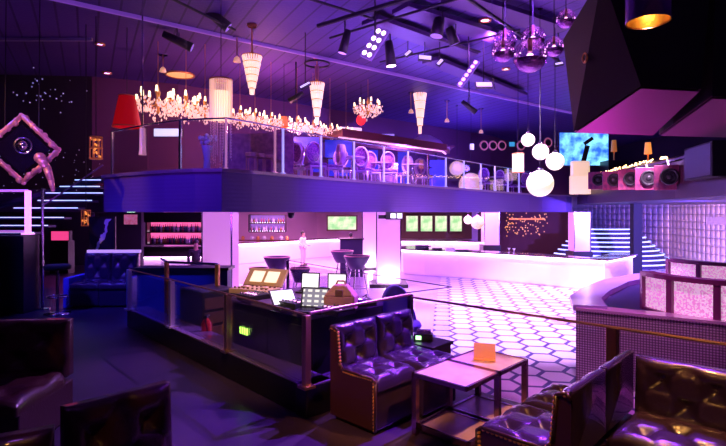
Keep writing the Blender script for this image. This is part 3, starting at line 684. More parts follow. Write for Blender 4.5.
# gold lanterns
def gold_lantern(px, py, d, s, label, hang):
    p = at(px, py, d); t = thing('gold_lantern', label, 'lantern', p)
    b = MB()
    for i in range(8):
        a = 2 * PI * i / 8; b.tube((.14 * s * math.cos(a), .14 * s * math.sin(a), -.26 * s), (.14 * s * math.cos(a), .14 * s * math.sin(a), .26 * s), .012 * s, 5)
    for z in (-.26, 0, .26): b.torus((0, 0, z * s), .14 * s, .015 * s, 16, 5)
    b.build('cage', BRASS, t)
    b = MB()
    for k in range(16): b.ball((random.uniform(-.09, .09) * s, random.uniform(-.09, .09) * s, random.uniform(-.22, .22) * s), .028 * s, 6, 4)
    tag(b.build('bulbs', mat('amber_dim', (0, 0, 0)), t), kind='stuff')
    if hang: MB().tube((0, 0, .26 * s), (0, 0, hang - p.z), .01, 5).build('cord', DARKP, t)
gold_lantern(96, 148, 11.5, .95, 'gold cage lantern hanging left of the upper balcony', 7.2)
gold_lantern(86, 218, 12.0, .72, 'gold cage lantern hanging below the lit stairs', 7.2)
# fairy sparkle on left wall
b = MB()
for k in range(34):
    p = at(random.gauss(42, 14), random.gauss(92, 10), 15.2); b.ball(p, random.uniform(.012, .03), 5, 4)
for k in range(50):
    p = at(random.uniform(0, 100), random.uniform(150, 200), 15.2); b.ball(p, random.uniform(.008, .018), 5, 4)
tag(b.build('star_lights', mat('star', (1, 1, 1), .4, emit=(.35, .3, 1.0), es=.35)), 'scattered tiny violet star lights on the dark left wall', 'lights', kind='stuff')
b = MB()
for k in range(90):
    x = random.uniform(505, 548); y = random.uniform(213, 236); b.ball(at(x, y, 27.5), .035, 5, 4)
tag(b.build('gold_beads', mat('goldbead', (1, .6, .2), .4, emit=(1, .4, .1), es=.8)), 'curtain of tiny gold lights left of the curved stairs', 'lights', kind='stuff')
MB().box((at(527, 219, 31)), (2.2, .1, .10)).build('ember_strip', mat('ember', (1, .3, .1), .4, emit=(1, .22, .05), es=1.0)); tag(bpy.data.objects['ember_strip'], 'thin orange light strip in the dark red alcove', 'light')

# ================================================================ TUFTED BANQUETTES
def tuft(s, t, nx, ny, depth):
    """quilted height: deep buttons on a diagonal lattice, soft creases between"""
    a = (s * nx + t * ny); b = (s * nx - t * ny)
    da = abs((a + .5) % 1 - .5); db = abs((b + .5) % 1 - .5)
    crease = min(da, db) * 2
    but = math.sqrt(da * da + db * db)
    e = min(1, s * 9, (1 - s) * 9, t * 7, (1 - t) * 7)
    return depth * (min(1, crease * 3.5) ** 0.6 * 0.28 + min(1, but * 2.7) ** 1.4 * 0.72 - 1) * max(0, e)
def banquette(label, loc, rz, W=.46, Dp=.48, leather=LEATHER, studs=True, group=None, sh=.42, bh=.75, bt=.12, tx=2, ty=1.5, back=True, side=LEATHER_B, buttons=True):
    t = thing('banquette_seat', label, 'sofa', loc, rz, group)
    g = .004
    MB().box2((g, 0.02, .03), (W - g, Dp, sh - .08)).build('base', leather, t, bevel=.012)
    MB().box2((.03, .05, 0), (W - .03, Dp - .03, .03)).build('plinth', MATTE, t)
    m = MB(); dd = Dp - (bt if back else 0)
    def top(s, q):
        x = g + s * (W - 2 * g); y = -.01 + q * (dd + .01)
        ed = min(1, min(s, 1 - s) * 8, q * 6) ; r = .05 * (1 - math.sqrt(max(0, 1 - (1 - max(0, ed)) ** 2)))
        return (x, y, sh + .02 - r + tuft(s, q, tx, ty, .055))
    gr = m.grid(top, 30, 26)
    # skirt of the cushion down to the base
    rim = [gr[i][0] for i in range(31)] + [gr[30][j] for j in range(1, 27)] + [gr[i][26] for i in range(29, -1, -1)] + [gr[0][j] for j in range(25, 0, -1)]
    lo = [m.bm.verts.new((v.co.x, v.co.y, sh - .09)) for v in rim]
    for i in range(len(rim)):
        j = (i + 1) % len(rim); m.bm.faces.new((rim[i], rim[j], lo[j], lo[i]))
    m.build('seat_cushion', leather, t, smooth=True)
    def but(nm, f, nx, ny):
        k0 = None
        for i in range(0, int(2 * nx) + 1):
            for j in range(0, int(2 * ny) + 1):
                s = i / (2 * nx); q = j / (2 * ny)
                if (i + j) % 2 == 0 and .08 < s < .92 and .08 < q < .92:
                    
                    if k0 is None: k0 = kk = MB().ball((0, 0, 0), .012, 8, 6).build(nm, leather, t, smooth=True)
                    else: kk = k0.copy(); C.objects.link(kk)
                    kk.location = f(s, q)
    if back:
        def bk(s, q):
            x = g + s * (W - 2 * g); z = sh - .04 + q * (bh - sh + .04)
            lean = .03 * q
            r = .035 * (1 - math.sqrt(max(0, 1 - (1 - min(1, min(s, 1 - s) * 9, (1 - q) * 7)) ** 2)))
            return (x, Dp - bt + lean + r - tuft(s, 1 - q, tx, 1.5, .060), z - 0.0)
        m = MB(); gr = m.grid(bk, 30, 26)
        rim = [gr[i][0] for i in range(31)] + [gr[30][j] for j in range(1, 27)] + [gr[i][26] for i in range(29, -1, -1)] + [gr[0][j] for j in range(25, 0, -1)]
        lo = [m.bm.verts.new((v.co.x, Dp, v.co.z)) for v in rim]
        for i in range(len(rim)):
            j = (i + 1) % len(rim); m.bm.faces.new((rim[i], rim[j], lo[j], lo[i]))
        m.bm.faces.new(lo)
        m.build('backrest', leather, t, smooth=True)
        if buttons:
            but('back_button', lambda a, b: bk(a, 1 - b), tx, 1.5)
    if buttons:
        but('seat_button', top, tx, ty)
    if studs:
        for sgn, x in ((0, g - .006), (1, W - g + .006)):
            if studs == 'left' and sgn == 1 or studs == 'right' and sgn == 0: continue
            prof = [(0.0, .04), (0.0, sh - .02), (0.03, sh + .005), (Dp - bt - .03, sh + .005), (Dp - bt + .01, sh + .05), (Dp - bt + .03, bh - .03), (Dp - .02, bh - .01), (Dp, bh - .04), (Dp, .04)] if back else [(0, .04), (0, sh - .02), (.03, sh), (Dp, sh), (Dp, .04)]
            m = MB(); vs = [m.bm.verts.new((x, p[0], p[1])) for p in prof]; ws = [m.bm.verts.new((x + (.008 if sgn == 0 else -.008), p[0], p[1])) for p in prof]
            m.bm.faces.new(vs); m.bm.faces.new(ws[::-1])
            for i in range(len(vs)): j = (i + 1) % len(vs); m.bm.faces.new((vs[i], vs[j], ws[j], ws[i]))
            m.build('side_panel', side, t)
            xo = x - .004 if sgn == 0 else x + .004
            m = MB()
            path = prof[:-1]
            for a, c in zip(path, path[1:]):
                L = math.dist(a, c); n = max(1, int(L / .027))
                for k in range(n):
                    q = (a[0] + (c[0] - a[0]) * k / n, a[1] + (c[1] - a[1]) * k / n)
                    cx, cz = Dp / 2, .3; dx, dz = cx - q[0], cz - q[1]; l = math.hypot(dx, dz)
                    m.ball((xo, q[0] + dx / l * .014, q[1] + dz / l * .014), .0125, 6, 4)
            pm = m.build('nailhead_trim', BRASS, t, smooth=True)
            m = MB(); m.path([(xo, p[0], p[1]) for p in path], .012, 6); m.build('welt', side, t, smooth=True)
    return t
TH = ANG
P = lambda u, v: uv(u, v)
# sofa 1: local y -> -V, so origin at front-left corner = (u, v_front)
banquette('near dark tufted banquette seat backing on the sound desk, oxblood studded side', P(.14, .62), TH, .475, .49, studs='left')
banquette('farther dark tufted banquette seat between near seat and small black table', P(.625, .70), TH, .475, .57, studs=False)
# R1: opposite, facing the table
R1l = banquette('near tufted banquette seat right of the coffee table, brass-studded edge', P(.475, 1.57), TH + PI, .51, .53, studs='right', bt=.10)
R1r = banquette('far tufted banquette seat right of the coffee table, next to the bronze rail post', P(1.0, 1.57), TH + PI, .515, .53, studs=False, bt=.10)
# R2: along v, facing -U ; local y -> +U, local x -> V direction rotated
TH2 = TH - PI / 2
banquette('tufted corner seat at bottom right with amber-lit backrest', P(.40, 2.14), TH2, .56, .54, studs=False, leather=LEATHER)
banquette('tufted seat at the extreme bottom right picture edge', P(.40, 2.71), TH2, .56, .54, studs=False)
# lounge left front
banquette('large dark oxblood sofa at the left picture edge, upper of the two front sofas', (-2.97, 3.20, LZ), math.radians(5), .72, .75, studs=False, sh=.40, bh=.80, bt=.14, leather=LEATHER_B)
banquette('dark sofa seat cut off by the left picture edge beside the oxblood sofa', (-3.70, 3.13, LZ), math.radians(5), .72, .75, studs=False, sh=.40, bh=.80, bt=.14, leather=LEATHER_B)
banquette('nearest sofa in the foreground with two amber-lit tufts on its back', (-.913, 1.787, LZ), ANG, .48, .58, studs=False, sh=.40, bh=.80, bt=.12, leather=LEATHER_B)
banquette('foreground sofa seat at the bottom left corner of the picture', (-1.459, 1.353, LZ), math.radians(28), .50, .58, studs=False, sh=.40, bh=.76, bt=.12, leather=LEATHER_B)
# middle-left armchair/sofa with blue-lit sides
BLUESIDE = mat('blue_lit_fabric', (0.12, 0.12, 0.75), .5)  # blue light on the arms is put into the fabric colour
for i, (x, lab) in enumerate(((-5.05, 'left half of the high-backed tufted sofa below the lit bar, blue-lit side'), (-4.56, 'right half of the high-backed tufted sofa below the lit bar, blue-lit side'))):
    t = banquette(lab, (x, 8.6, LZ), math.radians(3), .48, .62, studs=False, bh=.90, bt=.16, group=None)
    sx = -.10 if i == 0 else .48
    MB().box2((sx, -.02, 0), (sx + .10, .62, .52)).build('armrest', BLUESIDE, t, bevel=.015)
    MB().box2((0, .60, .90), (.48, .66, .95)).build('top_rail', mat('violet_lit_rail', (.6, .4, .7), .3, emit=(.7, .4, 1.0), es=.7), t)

# ================================================================ COFFEE TABLE
t = thing('coffee_table', 'square-legged metal coffee table with pink-lit stone top and shelves', 'table', P(.37, .77), TH)
TW, TD, TZ = .92, .47, .46   # local x = U, local y = -V (top spans y from -.47 to 0)
lm = mat('plum_metal', (0.45, 0.26, 0.38), .25, 1.0)
for nm, x0, x1 in (('top_frame', 0, .455), ('top_frame', .465, .92)):
    m = MB()
    for a, c in (((x0, -TD, TZ - .03), (x1, -TD + .02, TZ)), ((x0, -.02, TZ - .03), (x1, 0, TZ)), ((x0, -TD, TZ - .03), (x0 + .02, 0, TZ)), ((x1 - .02, -TD, TZ - .03), (x1, 0, TZ))): m.box2(a, c)
    m.build(nm, lm, t)
    MB().box2((x0 + .02, -TD + .02, TZ - .022), (x1 - .02, -.02, TZ - .004)).build('stone_top', MARBLE, t)
for x, y in ((.02, -.02), (.46, -.02), (.90, -.02), (.46, -TD + .02), (.90, -TD + .02)):
    MB().box2((x - .02, y - .02, 0), (x + .02, y + .02, TZ - .03)).build('leg', lm, t)
for x0, x1 in ((0.04, .44), (.48, .88)):
    m = MB(); m.box2((x0, -TD, .03), (x1, -TD + .025, .07)); m.box2((x0, -.025, .03), (x1, 0, .07)); m.box2((x0, -TD, .03), (x0 + .02, 0, .07)); m.box2((x1 - .02, -TD, .03), (x1, 0, .07)); m.build('shelf_frame', lm, t)
    MB().box2((x0 + .02, -TD + .02, .045), (x1 - .02, -.02, .062)).build('shelf', MARBLE, t)
# menu card on it
c0 = P(1.02, 1.0, ); t = thing('menu_holder', 'small translucent amber card holder standing on the coffee table', 'card holder', (c0.x, c0.y, LZ + TZ), math.radians(-14))
MB().box2((-.085, -.004, .012), (.085, .004, .135)).build('card', mat('amber_acrylic', (1.0, .50, .22), .3, alpha=.85, emit=(1, .35, .12), es=.18), t, bevel=.002)
MB().box2((-.085, -.025, 0), (.085, .025, .012)).build('foot', mat('amber_acrylic', (0, 0, 0)), t)
# small black side table and clock-like device
t = thing('side_table', 'low black square table beyond the two-seat banquette', 'table', P(1.11, .42), TH)
MB().box2((0, 0, .40), (.34, .40, .43)).build('top', BLACK, t, bevel=.004); MB().box2((.02, .02, 0), (.32, .38, .40)).build('body', mat('violet_black', (.03, .02, .06), .35), t)
c0 = P(1.27, .20); t = thing('charging_dock', 'small black device with green display on the side table', 'device', (c0.x, c0.y, LZ + .43), math.radians(-10))
MB().box2((-.09, -.04, 0), (.09, .05, .07)).build('body', DARKP, t, bevel=.01)
MB().box2((-.07, -.048, .015), (-.02, -.04, .05)).build('display', mat('green_display', (.2, 1, .3), .4, emit=(.45, 1.0, .35), es=3), t)
MB().box2((-.06, -.02, .07), (.07, .03, .10)).build('tray', lm, t)

# ================================================================ SOUND DESK
def desk_pt(u, v, z): return uv(u, v, LZ + z)
t = thing('sound_desk', 'long black sound desk behind the low glass railing', 'desk', uv(.30, -.30), TH2 + PI)
# local x -> -V , local y -> -U ... depth goes +U = -y
L = 1.32
MB().box2((0, -.95, .70), (L, 0, .75)).build('desk_top', mat('dark_desk', (.16, .10, .18), .4), t)
MB().box2((0, -.05, 0), (L, -.02, .70)).build('front_panel', BLACK, t)
for x in (0, L - .04): MB().box2((x, -.95, 0), (x + .04, -.05, .70)).build('side_panel', BLACK, t)
for x in (.05, .67): MB().box2((x, -.02, .05), (x + .58, 0.0, .62)).build('rack_door', DARKP, t)
GREENL = mat('green_led', (.3, 1, .1), .4, emit=(.5, 1.0, .1), es=4)
def on_desk(name, label, cat, u, v, rz=0.0, z=.75, group=None): return thing(name, label, cat, desk_pt(u, v, z), rz, group)
# rack unit with green leds, standing at the end
t = on_desk('power_meter', 'small unit with green lights hanging on the desk front', 'device', .295, -1.28, TH2 + PI, .45)
MB().box2((-.1, 0, -.07), (.1, .05, .07)).build('case', DARKP, t, bevel=.005)
m = MB()
for k in range(4): m.box((-.06 + .04 * k, .052, 0), (.022, .006, .07))
m.build('green_lights', GREENL, t)
def laptop(label, u, v, rz, w, d, open_deg, scr, body=DARKP, group=None, z=.75, keys=True):
    t = on_desk('laptop', label, 'laptop', u, v, rz, z, group)
    MB().box2((-w / 2, -d, 0), (w / 2, 0, .02)).build('base', body, t, bevel=.004)
    if keys:
        m = MB()
        for r in range(4):
            for c in range(11): m.box((-w / 2 + .03 + c * (w - .06) / 10, -.04 - r * .028, .022), ((w - .06) / 13, .02, .004))
        tag(m.build('keyboard', BLACK, t), kind='stuff')
    a = math.radians(open_deg)
    lid = MB().box2((-w / 2, 0, 0), (w / 2, .012, d)).build('screen_lid', body, t, bevel=.003); lid.location = (0, 0, .02); lid.rotation_euler = (-a, 0, 0)
    sc = MB().box2((-w / 2 + .015, -.003, .015), (w / 2 - .015, 0.0, d - .015)).build('display', scr, lid)
    return t
WSCR = mat('white_screen', (1, 1, 1), .4, emit=(.92, .95, 1.0), es=1.3)
def uiscreen():
    k = N('software_screen'); sx = k.t.nodes.new('ShaderNodeSeparateXYZ'); k.t.links.new(k.tc.outputs['Object'], sx.inputs[0])
    r = k.math('GREATER_THAN', k.math('SINE', k.math('MULTIPLY', sx.outputs[2], 130)), 0.1)
    c = k.math('GREATER_THAN', k.math('SINE', k.math('MULTIPLY', sx.outputs[0], 90)), -0.3)
    f = k.math('MULTIPLY', r, c)
    k.set('Base Color', (0.02, 0.02, 0.02)); k.set('Emission Color', k.mix(f, (.25, .22, .30), (1.0, .92, .85))); k.set('Emission Strength', 1.1); return k.m
UISCR = uiscreen()
# pixel anchors (x,y) -> point on desk plane
def onplane(x, y, z=LZ + .75):
    d = F * (EYE - z) / (y - HY); return Vector(((x - 363) / F * d, d, z))
def place(o, x, y, z=LZ + .75): o.location = onplane(x, y, z); return o
ca = math.radians
place(laptop('laptop lying wide open with a blank white screen, beside the golden case', 0, 0, ca(30), .25, .19, 48, WSCR), 286, 307)
place(laptop('laptop showing rows of small windows, in front of the brown hamper', 0, 0, ca(-14), .27, .19, 18, UISCR), 314, 310)
place(laptop('upright white-screened laptop at the back, left of the brown hamper', 0, 0, ca(-12), .22, .19, 8, WSCR), 310, 291)
place(laptop('tablet-like laptop directly behind the brown hamper', 0, 0, ca(-8), .22, .19, 4, WSCR), 337, 292)
# golden road case with lit papers
GOLD = mat('golden_case', (0.85, 0.62, 0.30), .4, .2)
t = place(on_desk('controller_case', 'open golden controller case with two lit sheets in its lid', 'case', 0, 0, ca(-24)), 262, 291); t.scale = (.84, .9, .9)
MB().box2((-.30, -.30, 0), (.30, 0, .06)).build('tray', GOLD, t, bevel=.006)
k0 = None
for k in range(8):
    for j in (0, 2):
        if k0 is None: k0 = kk = MB().tube((0, 0, 0), (0, 0, .018), .014, 10).build('knob', mat('gold_dark2', (.20, .12, .05), .4), t)
        else: kk = k0.copy(); C.objects.link(kk)
        kk.location = (-.25 + .071 * k, -.06 - .09 * j, .06)
for x in (-.22, .22): MB().lathe([(.001, .06), (.058, .06), (.054, .08), (.001, .08)], (x * .7, -.15, 0), 24).build('jog_wheel', GOLD, t, smooth=True)
lid = MB().box2((-.32, 0, 0), (.30, .04, .26)).build('lid', GOLD, t, bevel=.006); lid.location = (0, 0, .07); lid.rotation_euler = (ca(-40), 0, 0)
PAPER = mat('lit_sheet', (1, .95, .8), .5, emit=(1.0, .88, .6), es=.9)
for x in (-.14, .10): MB().box2((x - .09, -.006, .05), (x + .10, -.001, .21)).build('sheet', PAPER, lid)
# brown hamper
t = place(on_desk('wicker_hamper', 'brown peaked-top hamper bag standing on the sound desk', 'bag', 0, 0, ca(-10)), 341, 309)
TAN = mat('tan_weave', (.62, .32, .25), .6, bump=.6, bs=60)
m = MB(); m.prism([(-.145, -.09), (.145, -.09), (.145, .09), (-.145, .09)], 0, .13)
m.hexa([(-.145, -.09, .13), (.145, -.09, .13), (.145, .09, .13), (-.145, .09, .13)], [(-.06, -.05, .23), (.06, -.05, .23), (.06, .05, .23), (-.06, .05, .23)])
m.build('body', TAN, t, bevel=.012)
MB().box2((-.035, -.095, .13), (.035, -.06, .19)).build('handle_opening', mat('gold_dark2', (0, 0, 0)), t, bevel=.006)
m = MB(); m.path([(-.05, 0, .22), (-.03, 0, .26), (.03, 0, .26), (.05, 0, .22)], .009, 6); m.build('handle', TAN, t)
# mixers on the desk
def gear(name, label, cat, x, y, rz, w, d, h, group=None, lights=None):
    t = place(on_desk(name, label, cat, 0, 0, rz, group=group), x, y)
    MB().box2((-w / 2, -d, 0), (w / 2, 0, h)).build('case', DARKP, t, bevel=.006)
    k0 = None
    for i in range(max(3, int(w / .05))):
        for j in range(3):
            if k0 is None: k0 = kk = MB().tube((0, 0, 0), (0, 0, .015), .010, 8).build('knob', CHROME, t)
            else: kk = k0.copy(); C.objects.link(kk)
            kk.location = (-w / 2 + .035 + i * .05, -.04 - j * (d - .08) / 2, h)
    k0 = None
    for i in range(5):
        if k0 is None: k0 = kk = MB().box((0, 0, 0), (.015, .03, .006)).build('indicator_light', lights or mat('pink_led', (1, .4, .8), .4, emit=(1, .4, .8), es=2.5), t)
        else: kk = k0.copy(); C.objects.link(kk)
        kk.location = (-w / 2 + .05 + i * (w - .10) / 4, -d * .5 + .035, h + .004)
    return t
gear('audio_mixer', 'black mixer with silver knobs between golden case and railing', 'mixer', 283, 308, TH2 + PI, .36, .24, .06)
gear('audio_mixer', 'black mixer at the desk end nearest the two-seat banquette', 'mixer', 326, 315, TH2 + PI, .30, .22, .05)
gear('media_player', 'flat media player left of the golden controller case', 'player', 243, 300, TH2 + PI, .26, .26, .05)
t = place(on_desk('turntable', 'small turntable with a pale disc behind the banquette back', 'turntable', 0, 0, ca(20)), 352, 303)
MB().box2((-.17, -.24, 0), (.17, 0, .05)).build('plinth', DARKP, t, bevel=.005)
MB().lathe([(.001, .05), (.11, .05), (.11, .065), (.001, .067)], (0, -.12, 0), 24).build('platter', CHROME, t, smooth=True)
m = MB(); m.path([(.14, -.03, .05), (.14, -.03, .08), (.06, -.14, .075)], .006, 6); m.build('tonearm', CHROME, t)
# extinguisher
e = uv(.40, -2.32, LZ + .08); t = thing('fire_extinguisher', 'small red fire extinguisher behind the low glass railing', 'extinguisher', e)
MB().lathe([(.001, 0), (.055, 0), (.058, .02), (.058, .26), (.03, .31), (.02, .33)], n=18).build('cylinder', mat('red_paint', (.75, .03, .03), .3, coat=.5), t, smooth=True)
MB().lathe([(.001, -.08), (.07, -.08), (.07, 0), (.001, 0)], n=16).build('foot_stand', BLACK, t); MB().box2((-.02, -.05, .33), (.02, .05, .36)).build('valve_handle', BLACK, t); MB().tube((0, -.05, .34), (.05, -.07, .12), .009, 6).build('hose', BLACK, t)
t = thing('low_partition', 'black low partition lit blue behind the first glass panels of the booth', 'partition', (-3.62, 8.0, LZ))
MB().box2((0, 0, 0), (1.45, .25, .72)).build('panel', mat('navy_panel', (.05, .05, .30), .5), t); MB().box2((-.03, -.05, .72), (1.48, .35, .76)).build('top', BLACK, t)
# cabinet with coiled cables / reflecting rack at left of pit
e = uv(.75, -2.9, LZ); t = thing('equipment_rack', 'dark equipment rack behind the booth railing, left of the desk', 'rack', e, TH)
MB().box2((-.25, -.3, 0), (.25, .3, .66)).build('case', DARKP, t, bevel=.01)
for z in (.08, .26, .44): MB().box2((-.22, -.31, z), (.22, -.29, z + .14)).build('rack_unit', mat('rack_gold', (.35, .2, .12), .35, .6), t)
e = uv(.50, -1.80, LZ); t = thing('cable_coils', 'bundle of golden-brown coiled cables hanging beside the sound desk', 'cables', (e.x, e.y, LZ + .35), TH)
m = MB()
for k in range(7): m.torus((0, -.12 + .04 * k, 0.02 * (k % 2)), .12, .012, 20, 6, Matrix.Rotation(PI / 2, 3, 'X'))
m.build('coil', mat('cable_brown', (.5, .22, .08), .5), t, smooth=True); MB().box2((-.02, -.16, .10), (.02, .16, .13)).build('hook_bar', CHROME, t)
MB().box2((-.02, -.02, -.35), (.02, .02, .10)).build('stand', CHROME, t)
# chairs in the pit with blue-violet shells
def shell_chair(label, p, rz, hb=.86, col=None):
    t = thing('shell_chair', label, 'chair', p, rz)
    def sh(s, q):
        a = PI * (.12 + .76 * s); r = .27 * (1 - .22 * q * q)
        return (r * math.cos(a) * 1.0, r * math.sin(a) * .9 - .05, .42 + q * (hb - .42) * (math.sin(PI * s) ** .45))
    m = MB(); m.grid(sh, 20, 10); o = m.build('backrest', col, t, smooth=True); so = o.modifiers.new('s', 'SOLIDIFY'); so.thickness = .03
    MB().lathe([(.001, .38), (.24, .38), (.27, .42), (.25, .46), (.001, .47)], n=20).build('seat', col, t, smooth=True)
    for k in range(4):
        a = PI / 4 + k * PI / 2; MB().tube((.15 * math.cos(a), .15 * math.sin(a), .39), (.22 * math.cos(a), .22 * math.sin(a), 0), .014, 8).build('leg', CHROME, t)
VSH = mat('violet_shell', (.14, .09, .36), .35, coat=.4)
shell_chair('violet shell chair behind the rail post near the side table', uv(1.62, -.42), math.radians(10), .84, VSH)
shell_chair('dark violet shell chair behind the two-seat banquette', uv(.85, -.85), math.radians(-20), .86, VSH)

# ================================================================ TUB STOOLS
def tub_stool(label, x, ytop, d, w=.86):
    p = at(x, ytop, d); zt = p.z; t = thing('tub_stool', label, 'stool', (p.x, p.y, 0), random.uniform(0, 1), 'tub bar stools by the bars')
    R = w / 2
    MB().lathe([(.001, zt - .42), (R * .55, zt - .42), (R * .75, zt - .25), (R * .98, zt - .03), (R, zt), (R * .92, zt), (R * .72, zt - .16), (.001, zt - .18)], n=26).build('tub', mat('navy_vinyl', (.035, .03, .08), .35, coat=.3), t, smooth=True)
    m = MB(); m.torus((0, 0, zt), R * .96, .018, 26, 6); m.build('piping', BRONZE, t, smooth=True)
    for k in range(4):
        a = PI / 4 + k * PI / 2
        MB().tube((.2 * math.cos(a), .2 * math.sin(a), zt - .42), (R * .9 * math.cos(a), R * .9 * math.sin(a), 0), .025, 8).build('leg', CHROME, t)
    m = MB(); m.torus((0, 0, .25), R * .78, .015, 24, 6); m.build('foot_ring', CHROME, t, smooth=True)
tub_stool('wide dark tub stool behind the golden controller case', 277, 257, 16.0)
tub_stool('dark tub stool, left one of the pair left of the black-based column', 342, 251, 18.5)
tub_stool('dark tub stool, right and nearer one of the pair near the black-based column', 357, 256, 16.2)
tub_stool('low dark tub stool just left of the widest one', 259, 268, 15.0, .6)
tub_stool('low dark tub stool just right of the widest one', 300, 268, 15.0, .62)
p = at(351, 249, 21.0); t = thing('host_stand', 'dark host stand below the wide television', 'cabinet', (p.x, p.y, 0))
MB().box2((-.45, -.3, 0), (.5, .3, 1.55)).build('body', mat('navy_vinyl', (0, 0, 0)), t, bevel=.02); MB().box2((-.5, -.35, 1.55), (.55, .35, 1.6)).build('top', BLACK, t)

# ================================================================ PENDANTS AND CHANDELIERS
CZ = 7.2
def cord(t, z0, ztop, name='cord', r=.008, m=None):
    return MB().tube((0, 0, z0), (0, 0, ztop), r, 6).build(name, m or DARKP, t)
def globe_lamp(label, x, y, r_px, d, top=CZ, m=GLOBE, group='opal globe lamps'):
    p = at(x, y, d); r = r_px * d / F; t = thing('globe_lamp', label, 'pendant lamp', p, 0, group)
    MB().ball((0, 0, 0), r, 28, 18).build('globe', m, t, smooth=True)
    MB().lathe([(.001, r + .05), (r * .22, r + .04), (r * .28, r * .95), (.001, r * .93)], n=16).build('cap', CHROME, t, smooth=True)
    cord(t, r + .04, top - p.z)
    MB().lathe([(.06, -.03), (.06, 0), (.001, 0)], (0, 0, top - p.z), 14).build('canopy', CHROME, t)
    return t
globe_lamp('largest glowing white globe lamp, lowest of the hanging cluster', 540, 183.5, 13.2, 11.0)
globe_lamp('white globe lamp directly above the largest one', 540.5, 152, 8.0, 12.0)
globe_lamp('white globe lamp at the right of the globe cluster', 555, 161.5, 8.8, 11.6)
globe_lamp('smallest white globe lamp, topmost of the hanging cluster', 528, 140, 6.6, 12.6)
WG = mat('reflected_globe', (1, .85, .7), .3, 0, emit=(1.0, .55, .38), es=.85)  # glowing globes stand in for lamp reflections in the balcony glass
globe_lamp('peach globe for a reflection high in the balcony glass', 457, 168.5, 7.5, 21, m=WG)
globe_lamp('large peach globe for a reflection low in the balcony glass', 471, 185, 12.0, 21.3, m=WG)
GG = mat('gold_globe', (.9, .6, .3), .3, .2, noise=(3, (.9, .5, .2), (1, .8, .6)), emit=(1.0, .55, .25), es=.7)
globe_lamp('gold globe lamp under the balcony near the long bar', 477.5, 222.5, 6.6, 24, top=2.69, m=GG)
globe_lamp('small white globe lamp left of the gold one under the balcony', 468, 220, 4.2, 24.5, top=2.69, m=GLOBE)
def cyl_lamp(label, x, y0, y1, w_px, d, m, name='cylinder_lamp', top=CZ):
    p0 = at(x, y1, d); p1 = at(x, y0, d); r = w_px / 2 * d / F; h = p1.z - p0.z
    t = thing(name, label, 'pendant lamp', p0)
    MB().lathe([(.001, 0), (r, 0), (r, h), (.001, h)], n=26).build('shade', m, t, smooth=False)
    [MB().torus((0, 0, zz), r, .02, 26, 6).build('rim', BRASS, t, smooth=True) for zz in (0, h)]
    cord(t, h, top - p0.z); return t
cyl_lamp('plain glowing cylinder lamp left of the white globes', 518, 154, 172, 11, 13, GLOBE)
# crystal cylinder chandelier
p0 = at(221, 121, 10.6); p1 = at(221, 80, 10.6); r = .225; h = p1.z - p0.z
t = thing('crystal_cylinder', 'bright cylindrical crystal chandelier above the balcony corner', 'chandelier', p0)
m = MB()
for k in range(34):
    a = 2 * PI * k / 34; m.tube((r * math.cos(a), r * math.sin(a), 0), (r * math.cos(a), r * math.sin(a), h), .014, 5)
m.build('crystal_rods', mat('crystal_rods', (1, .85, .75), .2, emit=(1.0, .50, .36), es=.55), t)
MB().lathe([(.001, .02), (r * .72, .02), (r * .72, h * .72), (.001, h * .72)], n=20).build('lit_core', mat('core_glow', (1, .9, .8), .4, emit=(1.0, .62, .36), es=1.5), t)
m = MB(); m.torus((0, 0, h), r, .02, 26, 6); m.torus((0, 0, h * .97), r * .6, .015, 26, 6); m.build('top_ring', BRASS, t, smooth=True)
cord(t, h, CZ - p0.z)
m = MB()
for k in range(26):
    a = 2 * PI * k / 26; rr = r * (.95 if k % 2 else .6); L = random.uniform(.55, 1.05)
    for j in range(int(L / .06)): m.octa((rr * math.cos(a), rr * math.sin(a), -.04 - j * .06), .014, .026)
tag(m.build('crystal_strands', mat('dim_pink_crystal', (.7, .4, .6), .15, .3, emit=(.8, .3, .5), es=.12), t), kind='stuff')
# tiered chandeliers
def tiered(label, x, y0, y1, w_px, d, n=7, disk=False):
    p0 = at(x, y1, d); p1 = at(x, y0, d); R = w_px / 2 * d / F; H = p1.z - p0.z
    t = thing('tiered_chandelier', label, 'chandelier', p0, 0, 'tiered crystal chandeliers')
    n = n - 1
    for i in range(n):
        r = R * (.26 + .74 * (i / (n - 1)) ** .9); z = H * i / n
        m = MB(); seg = 22
        for k in range(seg):
            a = 2 * PI * k / seg; m.tube((r * .84 * math.cos(a), r * .84 * math.sin(a), z + .01), (r * math.cos(a), r * math.sin(a), z + H / n * .93), 2 * PI * r / seg * .30, 5)
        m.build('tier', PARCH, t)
        MB().torus((0, 0, z + H / n), r, .012, 22, 5).build('ring', BRASS, t, smooth=True)
    MB().lathe([(.001, H), (R * .3, H), (R * .12, H + .12), (.001, H + .12)], n=14).build('crown', BRASS, t, smooth=True)
    cord(t, H + .1, CZ - p0.z, 'stem', .02, BRASS)
    MB().lathe([(.10, -.06), (.12, 0), (.001, 0)], (0, 0, CZ - p0.z), 16).build('canopy', BRASS, t, smooth=True)
    if disk:
        z = at(x, 64, d).z - p0.z; MB().torus((0, 0, z), .36, .03, 28, 6).build('halo_ring', DARKP, t, smooth=True)
        MB().tube((0, 0, H + .1), (0, 0, z - .05), .06, 12).build('collar', BRONZE, t)
    return t
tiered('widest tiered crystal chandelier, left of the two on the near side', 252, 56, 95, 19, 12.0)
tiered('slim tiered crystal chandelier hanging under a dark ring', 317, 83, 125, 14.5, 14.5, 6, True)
tiered('farthest tiered crystal chandelier above the balcony canopy', 420, 93, 134, 12.5, 19.0, 6)
